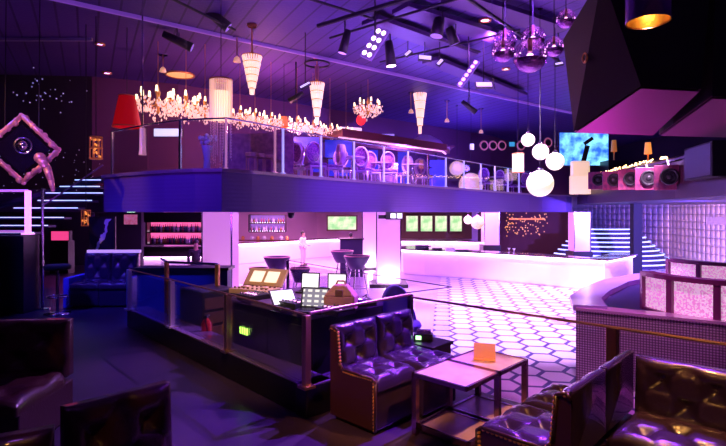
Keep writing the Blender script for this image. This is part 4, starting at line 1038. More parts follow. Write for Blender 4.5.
# candle chandeliers
def candle_chandelier(label, x, y, d, s=1.0, group='candle chandeliers over the balcony', arms=10):
    p = at(x, y, d); t = thing('candle_chandelier', label, 'chandelier', p, 0, group)
    m = MB(); m.lathe([(.001, -.22), (.05, -.18), (.02, -.1), (.06, 0), (.03, .1), (.05, .2), (.015, .32)], n=12)
    m.build('stem', BRASS, t, smooth=True)
    m = MB(); mx = MB(); cd0 = None
    for k in range(arms):
        a = 2 * PI * k / arms; ca_, sa = math.cos(a), math.sin(a); R = .42 if k % 2 else .30; z = .05 if k % 2 else .16
        m.path([(0, 0, -.02), (R * .5 * ca_, R * .5 * sa, -.10), (R * ca_, R * sa, z - .03)], .010, 5)
        m.tube((R * ca_, R * sa, z - .03), (R * ca_, R * sa, z), .028, 8)
        cd0 = MB().tube((0, 0, 0), (0, 0, .12), .030, 7, .018).build('candle', CANDLE, t, smooth=True) if k == 0 else cd0; cdo = cd0 if k == 0 else cd0.copy(); (None if k == 0 else C.objects.link(cdo)); cdo.location = (R * ca_, R * sa, z)
    for k in range(230):
        a = random.uniform(0, 2 * PI); R = .46 * math.sqrt(random.random()); z = random.uniform(-.42, -.02) * (1.15 - R * 1.6)
        mx.octa((R * math.cos(a), R * math.sin(a), z + .06), .018, .034)
    m.build('arms', BRASS, t)
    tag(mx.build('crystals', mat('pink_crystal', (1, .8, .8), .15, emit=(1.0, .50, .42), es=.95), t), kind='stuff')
    cord(t, .3, (CZ - p.z) / s, r=.006, m=BRASS); t.scale = (s, s, s)
    return t
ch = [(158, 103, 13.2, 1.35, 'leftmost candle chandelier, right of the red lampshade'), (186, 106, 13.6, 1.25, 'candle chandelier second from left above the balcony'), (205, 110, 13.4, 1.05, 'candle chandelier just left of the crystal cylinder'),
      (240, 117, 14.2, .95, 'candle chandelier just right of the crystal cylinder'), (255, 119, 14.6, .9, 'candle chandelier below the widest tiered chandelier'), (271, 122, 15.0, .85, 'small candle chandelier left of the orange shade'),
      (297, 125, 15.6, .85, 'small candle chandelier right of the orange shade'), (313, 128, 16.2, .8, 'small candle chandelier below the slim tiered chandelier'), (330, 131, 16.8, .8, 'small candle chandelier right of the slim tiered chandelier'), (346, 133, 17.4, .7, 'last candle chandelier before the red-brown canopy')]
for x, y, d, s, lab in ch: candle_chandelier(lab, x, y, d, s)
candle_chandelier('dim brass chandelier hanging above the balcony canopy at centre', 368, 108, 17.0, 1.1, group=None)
# red lampshades
def shade(label, x, y0, y1, w0, w1, d, m):
    p = at(x, y1, d); h = (y1 - y0) * d / F; t = thing('pendant_shade', label, 'pendant lamp', p)
    MB().lathe([(w1 / 2 * d / F, 0), (w0 / 2 * d / F, h)], n=26).build('lamp_shade', m, t, smooth=True)
    [MB().torus((0, 0, zz), ww / 2 * d / F, .015, 24, 5).build('rim', BRASS, t, smooth=True) for zz, ww in ((h, w0), (0, w1))]
    cord(t, 0.1, CZ - p.z)
    MB().ball((0, 0, h * .45), .07, 10, 8).build('bulb', mat('red_bulb', (1, .3, .2), .4, emit=(1, .15, .08), es=2), t, smooth=True); return t
shade('large red flared lampshade at the left end of the balcony', 127, 96, 127, 15, 27, 12.2, REDSH)
shade('small orange-red lampshade among the candle chandeliers', 284, 117, 127, 6, 9, 15.2, mat('orange_shade', (1, .3, .1), .5, emit=(1, .12, .05), es=1.0))
# slender rod lamp at left of balcony
p = at(142.5, 155, 10.2); t = thing('rod_lamp', 'long thin pendant with pink glass tube in front of the balcony glass', 'pendant lamp', p)
MB().lathe([(.001, 0), (.075, 0), (.06, .10), (.055, .55), (.001, .55)], n=14).build('glass_tube', mat('pink_tube', (.8, .5, .5), .25, .2, emit=(1.0, .40, .45), es=.45), t, smooth=True)
cord(t, .55, CZ - p.z, 'rod', .015, CHROME); MB().lathe([(.14, -.03), (.14, 0), (.001, 0)], (0, 0, CZ - p.z), 16).build('canopy', CHROME, t)
def rod_pendant(label, x, ytop, ybot, d=None):
    d = F * (CZ - EYE) / (HY - ytop); p = at(x, ybot, d); t = thing('rod_pendant', label, 'pendant lamp', p, 0, 'small rod pendants on the ceiling')
    MB().lathe([(.001, 0), (.10, 0), (.07, .10), (.03, .14)], n=14).build('lamp_shade', mat('gold_small', (1, .6, .4), .3, .3, emit=(1, .45, .3), es=.5), t, smooth=True)
    MB().tube((0, 0, .12), (0, 0, CZ - p.z), .02, 6).build('rod', BRONZE, t); MB().lathe([(.12, -.04), (.12, 0), (.001, 0)], (0, 0, CZ - p.z), 14).build('canopy', CHROME, t)
rod_pendant('short rod pendant left of the gold ceiling downlight', 163, 54, 72)
rod_pendant('short rod pendant left of the widest tiered chandelier', 237, 37, 62)
rod_pendant('tiny gold pendant right of the farthest tiered chandelier', 447, 100, 122)
rod_pendant('tiny gold pendant hanging left of the white globes', 481, 108, 133)
rod_pendant('tiny gold pendant left of the farthest tiered chandelier', 411, 92, 113)
def downlight(label, x, y, r, m, group=None):
    d = F * (CZ - EYE) / (HY - y); p = at(x, y, d); t = thing('ceiling_downlight', label, 'ceiling light', (p.x, p.y, CZ), 0, group)
    MB().lathe([(r, 0), (r + .05, 0), (r + .05, -.04), (r, -.04)], n=28).build('trim_ring', BRASS, t, smooth=True)
    MB().lathe([(.001, -.015), (r, -.015)], n=28).build('lens', m, t)
downlight('large golden round ceiling light above the left balcony', 180, 74.5, .42, mat('gold_lens', (1, .7, .3), .4, emit=(1.0, .42, .12), es=.9))
downlight('small white ceiling spot near the dark left wall', 107, 72.5, .10, LEDV); downlight('small white ceiling spot at the end of the pale ceiling seam', 100, 43.5, .08, LEDV)
downlight('bright violet round ceiling light, upper centre right', 485, 19.5, .10, mat('violet_lens', (1, 1, 1), .4, emit=(.8, .35, 1.0), es=9))
point('violet_lamp', (3.15, 12.3, 6.85), (.5, .12, 1.0), 60, .08)
downlight('tiny blue-white ceiling point beneath the glass spheres', 506, 68.5, .08, mat('bluewhite', (1, 1, 1), .4, emit=(.5, .6, 1.0), es=9))

# clear glass spheres
def glass_sphere(label, x, y, r_px, d):
    p = at(x, y, d); r = r_px * d / F; t = thing('glass_sphere_lamp', label, 'pendant lamp', p, 0, 'clear glass sphere lamps')
    MB().ball((0, 0, 0), r, 26, 18).build('glass_globe', GLASSB, t, smooth=True)
    m = MB(); m.lathe([(.001, -r * .97)] + [(r * .97 * math.sin(a), -r * .97 * math.cos(a)) for a in [PI * .12, PI * .2, PI * .28, PI * .36, PI * .42]], n=22)
    m.build('mirrored_bowl', mat('mirror_bowl', (.9, .6, .95), .22, 1.0, bump=1.0, bs=18), t, smooth=True)
    MB().tube((0, 0, r * .25), (0, 0, r * 1.05), r * .14, 12).build('socket', BRONZE, t)
    MB().ball((0, 0, -r * .05), r * .22, 12, 8).build('bulb', mat('violet_bulb', (1, 1, 1), .4, emit=(1.0, .55, .85), es=5), t, smooth=True)
    m = MB()
    for k in range(26):
        a = random.uniform(0, 2 * PI); b = random.uniform(.1, .6) * PI; q = r * .9
        m.ball((q * math.sin(b) * math.cos(a), q * math.sin(b) * math.sin(a), -q * math.cos(b)), r * .045, 5, 4)
    tag(m.build('sparkles', mat('sparkle', (1, 1, 1), .4, emit=(1.0, .5, 1.0), es=3.5), t), kind='stuff')  # glowing beads drawn as highlights on the glass
    cord(t, r, CZ - p.z)
glass_sphere('largest clear glass sphere lamp, lowest in the cluster at top right', 530, 56, 16.8, 7.5)
glass_sphere('clear glass sphere lamp at the lower left of the cluster', 503, 51, 11.5, 8.2)
glass_sphere('clear glass sphere lamp, upper left and partly behind another', 505, 41, 11.5, 9.2)
glass_sphere('clear glass sphere lamp above the largest one', 533, 38, 12.0, 8.8)
glass_sphere('clear glass sphere lamp at the right beside the speaker cabinet', 554, 47, 10.0, 8.5)
glass_sphere('dim glass sphere lamp highest beside the speaker cabinet', 566, 19, 9.5, 8.5)

# ================================================================ STAGE LIGHTS, PIPES
def pipe(label, a, b, r=.03):
    m = MB().tube((0, 0, 0), Vector(b) - Vector(a), r, 8).build('lighting_pipe', DARKP); m.location = a; tag(m, label, 'pipe', 'ceiling lighting pipes')
def up(x, y, z=6.95):
    d = F * (z - EYE) / (HY - y); return Vector(((x - 363) / F * d, d, z))
pipe('ceiling pipe crossing from top centre towards the strip light', up(318, 26), up(600, -60), .05)
pipe('ceiling pipe running right past the violet ceiling light', up(440, -20), up(560, 62), .04)
pipe('ceiling pipe above the eight-lamp strip light', up(330, 38, 6.9), up(470, -5, 6.9), .03)
pipe('ceiling pipe at the top centre above the chandeliers', up(300, -4, 7.0), up(480, 52, 7.0), .03)
pipe('short ceiling pipe at top left carrying the black spotlights', up(150, -12), up(235, 30), .03)
pipe('ceiling pipe behind the small panel lights', up(380, 62, 6.9), up(520, 30, 6.9), .025)
DUCT = mat('duct_violet', (.10, .05, .16), .5)
for i, (x0, y0, x1, y1, lab) in enumerate(((400, 8, 520, 44, 'wide ceiling slat, nearest the strip light'), (450, -4, 560, 30, 'wide ceiling slat above the glass spheres'), (370, 20, 470, 55, 'wide ceiling slat behind the strip light'), (430, 60, 520, 95, 'wide ceiling slat farthest from view near the panel lights'))):
    a, c = up(x0, y0, 7.02), up(x1, y1, 7.02); d = c - a
    m = MB().box((0, 0, 0), (d.length, .55, .10)).build('ceiling_slat', DUCT); m.location = (a + c) / 2; m.rotation_euler = (0, 0, math.atan2(d.y, d.x)); tag(m, lab, 'ceiling slat', 'ceiling slats')
def stage_can(label, x, y, d, L, tilt, yaw, r=.11, lens=None, group='black stage spotlights'):
    p = at(x, y, d); t = thing('stage_spotlight', label, 'spotlight', p, yaw, group)
    body = MB().lathe([(.001, L / 2), (r * .7, L / 2), (r * .8, L * .3), (r, -L / 2), (r * .9, -L / 2 + .01)], n=16).build('housing', DARKP, t, smooth=True); body.rotation_euler = (0, tilt, 0)
    ln = MB().lathe([(.001, -L / 2 + .02), (r * .9, -L / 2 + .01)], n=16).build('lens', lens or mat('dim_lens', (.3, .2, .5), .1, emit=(.4, .2, .9), es=.6), t); ln.rotation_euler = (0, tilt, 0)
    m = MB(); m.path([(0, -r * 1.2, 0), (0, -r * 1.2, L * .6), (0, r * 1.2, L * .6), (0, r * 1.2, 0)], .012, 5); m.tube((0, 0, L * .6), (0, 0, CZ - p.z), .02, 6); m.build('yoke', DARKP, t)
stage_can('long black spotlight at top left, pointing down right', 212, 14, 11.4, .95, -.9, 0.2, .13)
stage_can('long black spotlight lower at top left', 178, 41, 12.4, .75, -1.15, 0.2, .12)
stage_can('tall spotlight hanging left of the eight-lamp strip light', 345, 42, 11.5, .55, .25, 0, .11, mat('lit_side', (.8, .5, 1), .3, emit=(.6, .3, 1), es=1.0))
stage_can('black spotlight hanging right of the eight-lamp strip light', 390, 54, 12.0, .6, -.1, 0, .13, LEDP)
stage_can('black moving spotlight near the tiny chandelier at centre', 296, 97, 15.0, .5, 1.0, 0, .09)
stage_can('white spotlight pair hanging above the balcony, right of centre', 469, 107, 17.0, .6, -.9, 0, .10, LEDV)
stage_can('black spotlight cluster piece at the top right of the ceiling', 438, 27, 11, .45, .2, .4, .15)
stage_can('gold-ringed spotlight at top right near the glass spheres', 452, 36, 11.5, .4, -.4, .4, .13)
def led_bar(label, x, y, d, w, h, n, rows, rot, m, es=None):
    p = at(x, y, d); t = thing('led_fixture', label, 'stage light', p); t.rotation_euler = (-.5, rot, 0)
    MB().box2((-w / 2, 0, -h / 2), (w / 2, .08, h / 2)).build('housing', mat('violet_housing', (.2, .12, .4), .4, emit=(.35, .12, .8), es=.35), t, bevel=.01)
    for i in range(n):
        for j in range(rows):
            o = MB().tube((0, -.012, 0), (0, 0.0, 0), h * (.30 if rows == 1 else .17), 12).build('lamp', m, t)
            o.location = (-w / 2 + w * (i + .5) / n, 0, 0 if rows == 1 else (-h * .24 + h * .48 * j))
    from mathutils import Euler
    uu = Euler((-.5, rot, 0)).to_matrix().transposed() @ Vector((0, 0, CZ - p.z)); MB().tube((0, .06, 0), uu + Vector((0, .06, 0)), .02, 6).build('bracket', DARKP, t)
PL = mat('pinkwhite_led', (1, 1, 1), .4, emit=(1.0, .65, 1.0), es=4)
led_bar('tilted strip light with eight glowing lamps at the top centre', 374, 43, 10.5, .72, .30, 4, 2, -1.0, PL)
led_bar('tilted strip of small violet lamps below the violet ceiling light', 468, 73, 12.5, .78, .16, 6, 1, -.95, mat('violet_led2', (1, 1, 1), .4, emit=(.75, .3, 1), es=3))
FP = mat('flat_panel_light', (1, 1, 1), .4, emit=(.62, .45, 1.0), es=1.5)
def panel_light(label, x, y, d, w, h, rot):
    p = at(x, y, d); t = thing('panel_light', label, 'stage light', p, 0, 'small panel lights on the ceiling')
    o1 = MB().box2((-w / 2, 0, -h / 2), (w / 2, .06, h / 2)).build('housing', DARKP, t); o2 = MB().box2((-w / 2 + .02, -.012, -h / 2 + .02), (w / 2 - .02, 0, h / 2 - .02)).build('diffuser', FP, t); o1.rotation_euler = o2.rotation_euler = (-.6, rot, 0)
    MB().tube((0, .05, 0), (0, .05, CZ - p.z), .012, 6).build('bracket', DARKP, t)
for x, y, w, h, r, lab in ((408, 53, .20, .11, -.7, 'small slanted panel light, left one of the trio'), (425, 57.5, .34, .16, .1, 'small wide panel light in the middle of the trio'), (440, 62, .20, .12, -.8, 'small slanted panel light, right one of the trio'), (484, 84.5, .42, .18, 0, 'pale grey panel light below the violet strip'), (559, 63.5, .22, .09, -.2, 'small bright panel light beside the speaker cabinet'), (305, 85, .3, .09, -.5, 'small panel light left of the slim tiered chandelier')):
    panel_light(lab, x, y, 12.5, w, h, r)
m = MB(); m.path([at(492, 60, 9.0), at(492.5, 75, 9.0), at(495, 90, 9.0)], .008, 5); m.tube(at(492, 60, 9.0), (at(492, 60, 9.0).x, 9.0, CZ), .006, 5); tag(m.build('loose_cable', CHROME), 'pale loose cable hanging left of the glass spheres', 'cable')

# hung loudspeakers
SPK = mat('speaker_black', (.020, .014, .018), .55, bump=.2, bs=80); SPU = mat('speaker_underside', (.16, .10, .15), .5)
def cab(label, bot, top, under=True):
    o = bot[0]; t = thing('loudspeaker', label, 'speaker', o)
    B = [p - o for p in bot]; T = [p - o for p in top]
    MB().hexa(B, T).build('cabinet', SPK, t)
    n = (B[1] - B[0]).cross(B[2] - B[1]).normalized()
    if n.z > 0: n = -n
    c = (B[0] + B[1] + B[2] + B[3]) / 4; q = [c + (p - c) * .97 + n * .012 for p in B]
    MB().hexa([p + n * .01 for p in q], q).build('base_plate', SPU, t)
    m = MB(); f = lambda a, b, s, u: (T[a].lerp(T[b], u)).lerp(B[a].lerp(B[b], u), s)
    m.torus(f(0, 1, .45, .45) + Vector((-.05, -.02, 0)), .05, .014, 14, 6, Matrix.Rotation(PI / 2, 3, 'Y')); m.build('shackle', BRASS, t, smooth=True)
    m = MB(); m.tube(T[0].lerp(T[2], .5), Vector((T[0].lerp(T[2], .5).x, T[0].lerp(T[2], .5).y, CZ - o.z)), .02, 6); m.build('hanging_chain', DARKP, t)
cab('huge black hanging loudspeaker with magenta-lit underside at top right', [at(574, 131.5, 6), at(641, 86, 5), at(701, 89, 5), at(653, 134.5, 6)], [at(563, 40, 6), at(602, -25, 5), at(712, -30, 5), at(668, 20, 6)])
cab('second huge hanging loudspeaker cut off by the right picture edge', [at(659, 134.5, 6), at(712, 96, 5), at(790, 100, 5), at(752, 137, 6)], [at(672, 20, 6), at(716, -30, 5), at(815, -35, 5), at(768, 10, 6)])
spot('spot_speaker', (3.6, 7.5, 1.5), (2.95, 5.4, 3.8), (1.0, .03, .75), 200, 50)
# golden can lamp
def can_lamp(label, p, r=.125):
    t = thing('can_lamp', label, 'pendant lamp', p)
    MB().lathe([(r, 0), (r, .42), (.03, .46), (.001, .46)], n=26).build('can', mat('violet_chrome', (.55, .30, .55), .2, 1.0), t, smooth=True)
    MB().lathe([(r * .95, .005), (r * .7, .12), (.001, .16)], n=26).build('reflector', mat('gold_reflector', (1.0, .6, .2), .25, 1.0), t, smooth=True)
    MB().ball((0, 0, .10), .035, 12, 8).build('bulb', mat('can_bulb', (1, 1, 1), .4, emit=(1.0, .62, .2), es=25), t, smooth=True)
    cord(t, .46, CZ - p[2])
    return t
pc2 = at(648, 22, 3.1); can_lamp('golden-mouthed chrome can lamp hanging at the top right', pc2)
point('can_bulb_light', (pc2.x, pc2.y, pc2.z + .03), (1.0, .5, .12), 2.5, .02)
spot('spot_seating', (pc2.x, pc2.y, pc2.z + .02), (pc2.x - .35, pc2.y + .0, 1.0), AMB, 260, 80, .4, .04)
for q in ((105, 421, 2.2), (146, 406, 2.4), (52, 334, 3.8), (25, 437, 2.0)):  # unseen amber spots added, one per lit tuft
    q3 = at(*q); spot('spot_seating', (q3.x + .25, q3.y - 1.2, q3.z + 1.9), q3, AMB, 30, 4, .8, .03)
spot('spot_seating', (-2.6, 2.2, 5.0), (-2.3, 3.6, 1.6), (.8, .15, .5), 3, 40, .5, .04)  # from here, unseen spots added for the sofa backs and sides
spot('spot_seating', (-1.1, 2.2, 3.4), (0.0, 3.85, 1.4), AMB, 190, 22, .5, .04)
spot('spot_seating', (0.75, 1.35, 3.3), (1.88, 2.93, 1.52), AMB, 90, 19, .5, .04)
spot('spot_seating', (0.2, 1.2, 4.2), (0.95, 2.55, 1.3), AMB, 140, 26, .5, .04)

# ================================================================ UPPER BALCONY CONTENTS
DZ = 3.44
# canopy
cl = [(-0.7, 16.2), (0.6, 17.4), (2.0, 18.75), (3.3, 20.0), (3.6, 21.0)]
t = thing('bar_canopy', 'curved red-brown canopy over the upstairs bar', 'canopy', (cl[0][0], cl[0][1], 5.15))
Lc = [(p[0] - cl[0][0], p[1] - cl[0][1]) for p in cl]
MB().ribbon(Lc, 1.4, 0, .22).build('roof_slab', WOOD, t); MB().ribbon(Lc, .05, .0, .26, off=-.05).build('fascia', mat('brown_fascia', (.30, .08, .06), .35, coat=.3), t)
MB().ribbon(Lc, .06, -.03, 0, off=.1).build('light_strip', mat('strip_pink', (1, 1, 1), .4, emit=(1, .4, .6), es=1.5), t)
for k in (0, 2, 3): MB().box2((Lc[k][0] + -.3, Lc[k][1] + .9, -1.7), (Lc[k][0] - .2, Lc[k][1] + 1.0, 0)).build('post', DARKP, t)
bp = [(-4.0, 15.0), (-1.9, 16.4), (0.5, 18.4), (2.8, 20.6)]
t = thing('upstairs_bar', 'dark upstairs bar counter behind the balcony chairs', 'bar', (bp[0][0], bp[0][1], DZ)); Lb = [(p[0] - bp[0][0], p[1] - bp[0][1]) for p in bp]
MB().ribbon(Lb, .5, 0, 1.05).build('front_panel', mat('panel_brown', (.28, .12, .12), .4, noise=(4, (.30, .13, .12), (.18, .07, .09))), t); MB().ribbon(Lb, .7, 1.05, 1.1, off=-.1).build('counter_top', COUNTER, t)
# pinkish back partition
# screens upstairs
BSCR = gradled('blue_tv', (.1, .15, .9), (.6, .8, 1.0), 1.2, 4)
p = at(235.5, 158, 13.0); screen('wall_screen', 'small bright blue screen behind the balcony corner glass', 'screen', p, .46, .46, .08, BSCR, BRASS, .03)
p = at(168, 137, 14.5); screen('wall_screen', 'wide white-blue screen below the leftmost candle chandelier', 'screen', p, .85, .26, .08, mat('pale_screen', (1, 1, 1), .4, emit=(.65, .65, 1.0), es=1.3), BLACK, .02)
p = at(291, 157, 15.0); screen('wall_screen', 'tiny bright white square light behind the balcony glass', 'screen', p, .12, .13, .05, LEDW, BLACK, .01)
# blue curtain-ish panels
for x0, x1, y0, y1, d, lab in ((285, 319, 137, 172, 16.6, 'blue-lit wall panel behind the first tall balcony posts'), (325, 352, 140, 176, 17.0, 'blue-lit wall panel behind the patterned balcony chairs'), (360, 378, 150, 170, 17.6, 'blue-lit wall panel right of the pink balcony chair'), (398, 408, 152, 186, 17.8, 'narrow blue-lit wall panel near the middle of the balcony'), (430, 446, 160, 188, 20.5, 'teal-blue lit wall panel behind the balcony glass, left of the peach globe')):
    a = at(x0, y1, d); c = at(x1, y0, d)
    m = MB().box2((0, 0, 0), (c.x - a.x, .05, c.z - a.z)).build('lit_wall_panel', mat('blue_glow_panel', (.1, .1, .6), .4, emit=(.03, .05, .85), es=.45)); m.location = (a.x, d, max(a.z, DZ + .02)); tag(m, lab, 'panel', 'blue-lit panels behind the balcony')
# oval-back chairs
CH = mat('pink_white_chair', (.85, .55, .78), .3, coat=.3); CHS = mat('patterned_seat', (.45, .12, .38), .5, noise=(25, (.6, .2, .5), (.2, .05, .3)))
def oval_chair_proto():
    t = thing('oval_back_chair', 'x', 'chair', (0, 0, 0), 0, 'oval-backed chairs on the balcony')
    m = MB(); Mx = Matrix.Diagonal((.20, 1, .26)).to_3x3() @ Matrix.Rotation(PI / 2, 3, 'X')
    m.torus((0, .22, .78), 1.0, .09, 24, 6, Mx); m.build('back_frame', CH, t, smooth=True)
    m = MB(); m.ball((0, .22, .78), 1, 20, 12, (.175, .025, .23)); m.build('back_pad', CHS, t, smooth=True)
    MB().box2((-.23, -.22, .42), (.23, .22, .49)).build('seat', CHS, t, bevel=.03); MB().box2((-.22, -.21, .37), (.22, .21, .42)).build('seat_frame', CH, t, bevel=.01)
    for x, y in ((-.19, -.18), (.19, -.18), (-.17, .20), (.17, .20)): MB().tube((x, y, .38), (x * 1.05, y * 1.1, 0), .024, 8, .013).build('leg', CH, t, smooth=True)
    for s in (-1, 1): MB().tube((s * .12, .21, .42), (s * .13, .22, .58), .02, 6).build('back_support', CH, t)
    return t
def upper_table(label, p, rz):
    t = thing('balcony_table', label, 'table', p, rz, 'small tables on the balcony')
    MB().lathe([(.001, .70), (.34, .70), (.34, .73), (.001, .73)], n=24).build('table_top', CH, t); MB().lathe([(.001, 0), (.20, 0), (.03, .04), (.03, .70)], n=16).build('pedestal', CHROME, t, smooth=True)
def deckpt(px, back):
    a = on_line(DK, px); s = (px - 363) / F; y = a[1] + back; return (s * y, y, DZ)
proto = oval_chair_proto(); first = True
chairs = [(265, 2.5, 3.0, 'oval-backed chair behind the gold-lit balcony post'), (302, 2.2, 2.6, 'dim oval-backed chair left of the brightest balcony post'), (316, 1.3, .4, 'oval-backed chair just left of the 321-wide bright post'), (333, 1.4, -1.2, 'upright pink oval-backed chair seen side-on, left of the patterned one'), (342, 1.9, .2, 'patterned pink oval-backed chair with wide round back'),
          (363, 1.3, 2.9, 'white-framed oval-backed chair seen from its seat side'), (372, 1.7, .3, 'patterned oval-backed chair left of the palest one'), (389, 1.1, .1, 'palest pink oval-backed chair near the middle of the balcony'), (402, 1.8, -1.0, 'oval-backed chair turned sideways beside the narrow blue panel'), (424, 1.6, .5, 'dim reddish oval-backed chair behind the double balcony post'),
          (487, 1.7, .3, 'gold-lit oval-backed chair just right of the peach globes'), (502, 1.6, .1, 'round-backed gold chair third from the right on the balcony'), (513, 2.2, .6, 'oval-backed chair second from the right on the balcony'), (525, 1.2, -.4, 'oval-backed chair at the far right end of the balcony')]
chairs[2] = (316, 1.3, .4, 'oval-backed chair just left of a bright blue-lit post, near the camera end')
for px, back, rz, lab in chairs:
    q = deckpt(px, back)
    if first: proto.location = q; proto.rotation_euler = (0, 0, rz); proto['label'] = lab; first = False
    else: dup(proto, q, rz, lab)
for px, back, lab in ((352, 1.1, 'small round table right of the patterned pink chair'), (381, 1.7, 'small round table between two pink oval-backed chairs'), (413, 1.0, 'small round table right of the sideways chair'), (496, 1.9, 'small round table between the gold-lit chairs')):
    upper_table(lab, deckpt(px, back), 0)
# low seating row near the corner
for i, (px, back, lab) in enumerate(((252, 1.6, 'leftmost small upholstered stool in the row on the balcony'), (260, 1.65, 'middle small upholstered stool in the row on the balcony'), (268, 1.7, 'rightmost small upholstered stool in the row on the balcony'))):
    q = deckpt(px, back); t = thing('balcony_stool', lab, 'stool', q, 0, 'small stools on the balcony')
    MB().box2((-.13, -.13, .50), (.13, .13, .60)).build('seat', mat('peach_seat', (.8, .4, .3), .5), t, bevel=.02)
    for sx in (-1, 1):
        for sy in (-1, 1): MB().box2((sx * .1 - .015, sy * .1 - .015, 0), (sx * .1 + .015, sy * .1 + .015, .5)).build('leg', mat('peach_seat', (0, 0, 0)), t)
q = deckpt(262, 2.1); MB().box2((q[0] - .95, q[1], DZ), (q[0] + .75, q[1] + .1, DZ + 1.15)).build('booth_partition', mat('pinkish_partition', (.42, .16, .24), .5, noise=(9, (.5, .2, .28), (.3, .1, .2)))); tag(bpy.data.objects['booth_partition'], 'mottled pink-brown partition behind the row of balcony stools', 'partition')
# glasses and vases on counters (small)
for px, back, h, lab in ((300, 2.9, .4, 'cluster-like white flower vase behind the balcony glass'), (207, 2.4, .4, 'slim vase near the crystal cylinder on the balcony')):
    q = deckpt(px, back); t = thing('flower_vase', lab, 'vase', q)
    MB().lathe([(.001, 0), (.10, 0), (.07, .5), (.13, .8)], n=14).build('vase', mat('blue_white', (.6, .6, .9), .2), t, smooth=True)
    m = MB()
    for k in range(18): m.ball((random.gauss(0, .11), random.gauss(0, .08), .92 + random.gauss(0, .06)), .05, 6, 4)
    m.build('flowers', mat('white_flower', (.8, .8, .95), .5), t, smooth=True)
# objects on the canopy
p = at(349, 122, 18.2); t = thing('striped_lamp_box', 'white and red lamp box standing on the canopy', 'lamp', (p.x, p.y + .3, 5.41), .3)
MB().box2((-.42, -.15, 0), (.42, .15, .16)).build('red_band', mat('red_band', (.8, .02, .1), .5, emit=(1, .03, .25), es=.5), t); MB().box2((-.44, -.17, .16), (.44, .17, .40)).build('white_top', mat('whitepink', (1, .85, 1), .4, emit=(1.0, .65, 1.0), es=.9), t, bevel=.03)
p = at(361, 120, 17.6); t = thing('paper_lantern', 'small red paper lantern hanging at the canopy edge', 'lantern', (p.x, p.y, p.z))
MB().ball((0, 0, 0), .17, 16, 10, (1, 1, 1.15)).build('lantern_shell', mat('red_lantern', (1, .1, .1), .5, emit=(1, .02, .05), es=.9), t, smooth=True); cord(t, .18, CZ - p.z)
p = at(378, 125, 19.5); MB().box((p.x, 20.6, 5.75), (1.4, .2, .30)).build('violet_screen', mat('violet_scr', (.5, .3, 1), .4, emit=(.45, .25, 1.0), es=.8)); tag(bpy.data.objects['violet_screen'], 'small violet-lit board above the middle of the canopy', 'screen')
p = at(425, 134, 21); t = thing('violet_sculpture', 'pale violet-lit rounded form behind the farthest tiered chandelier', 'decoration', (p.x, p.y, 5.40))
MB().lathe([(.001, 0), (.9, 0), (.65, .28), (.25, .5), (.001, .52)], n=24).build('mound', mat('violet_mound', (.6, .4, .8), .5), t, smooth=True)
MB().box((p.x, p.y, 5.36), (2.2, 1.6, .06)).build('display_shelf', WOOD).name = 'display_platform'; tag(bpy.data.objects['display_platform'], 'dark red board carrying the violet rounded form', 'platform')
# wall speakers row far right upstairs
for i, (x, lab) in enumerate(((484, 'leftmost small round wall speaker in the far upper row'), (493, 'second small round wall speaker in the far upper row'), (502, 'third small round wall speaker in the far upper row'), (521, 'fourth small round wall speaker, left of the top white globe'), (548, 'fifth small round wall speaker, right of the top white globe'))):
    p = at(x, 145.5 - (i == 4) * 3, 26.8); t = thing('wall_speaker', lab, 'speaker', p, .3, 'round wall speakers in the far upper row')
    m = MB(); m.torus((0, 0, 0), .22, .05, 18, 6, Matrix.Rotation(PI / 2, 3, 'X')); m.build('rim', mat('pinkrim', (.6, .25, .3), .4, emit=(.8, .2, .3), es=.25), t, smooth=True)
    MB().tube((0, -.02, 0), (0, .14, 0), .20, 16).build('cone', MATTE, t)
p = at(512, 147, 26.8); screen('status_display', 'tiny green-blue screen in the far upper speaker row', 'screen', p, .35, .3, .05, mat('teal_scr', (.1, .6, .6), .4, emit=(.05, .5, .5), es=.5), BLACK, .03)
p = at(472, 150, 26.5); screen('wall_light', 'tiny pale square wall light, left of the far speaker row', 'light', p, .25, .35, .05, FP, BLACK, .02)
# under-deck projector, signs
p = at(392, 211, 13.6); t = thing('projector', 'white-lit boxy projector mounted below the balcony edge', 'projector', (p.x, 13.3, 2.52))
MB().box2((-.18, -.1, -.02), (.26, .3, .18)).build('case', DARKP, t, bevel=.01)
for x in (.0, .17): MB().box2((x - .06, -.115, .02), (x + .07, -.10, .14)).build('lens', mat('white_lens', (1, 1, 1), .4, emit=(.8, .7, 1.0), es=1.8), t)
MB().box2((-.38, 0, .0), (-.18, .08, .1)).build('bracket', DARKP, t)
p = at(291, 213, 11.6); t = thing('security_camera', 'small black dome camera under the balcony edge', 'camera', (p.x, p.y, 2.69))
MB().lathe([(.001, -.14), (.06, -.12), (.08, -.06), (.07, 0)], n=16).build('dome', BLACK, t, smooth=True); MB().lathe([(.09, -.02), (.09, 0), (.001, 0)], n=16).build('mount', DARKP, t)
tag(MB().box(at(151, 205, 10.9), (.22, .02, .12)).build('sign_plate', mat('pale_blue_sign', (.5, .4, 1), .4, emit=(.45, .30, 1.0), es=.9)), 'small pale violet sign on the blue balcony edge', 'sign')
tag(MB().box(at(131, 210.5, 16.0) - Vector((0, 0, .02)), (.24, .05, .07)).build('exit_light', mat('exit_green', (.6, 1, .7), .4, emit=(.5, 1.0, .6), es=3)), 'tiny green-white exit light near the left bar', 'sign')
p = at(131, 219.5, 17.2); t = thing('wall_poster', 'pink and red wall poster left of the bottle shelves', 'poster', p)
MB().box2((-.26, 0, -.19), (.24, .03, .19)).build('frame', BLACK, t); MB().box2((-.24, -.01, -.17), (.22, 0, .17)).build('print', mat('poster_print', (.7, .3, .5), .5, noise=(6, (.9, .5, .7), (.6, .04, .12)), emit=(.9, .2, .45), es=.35), t)
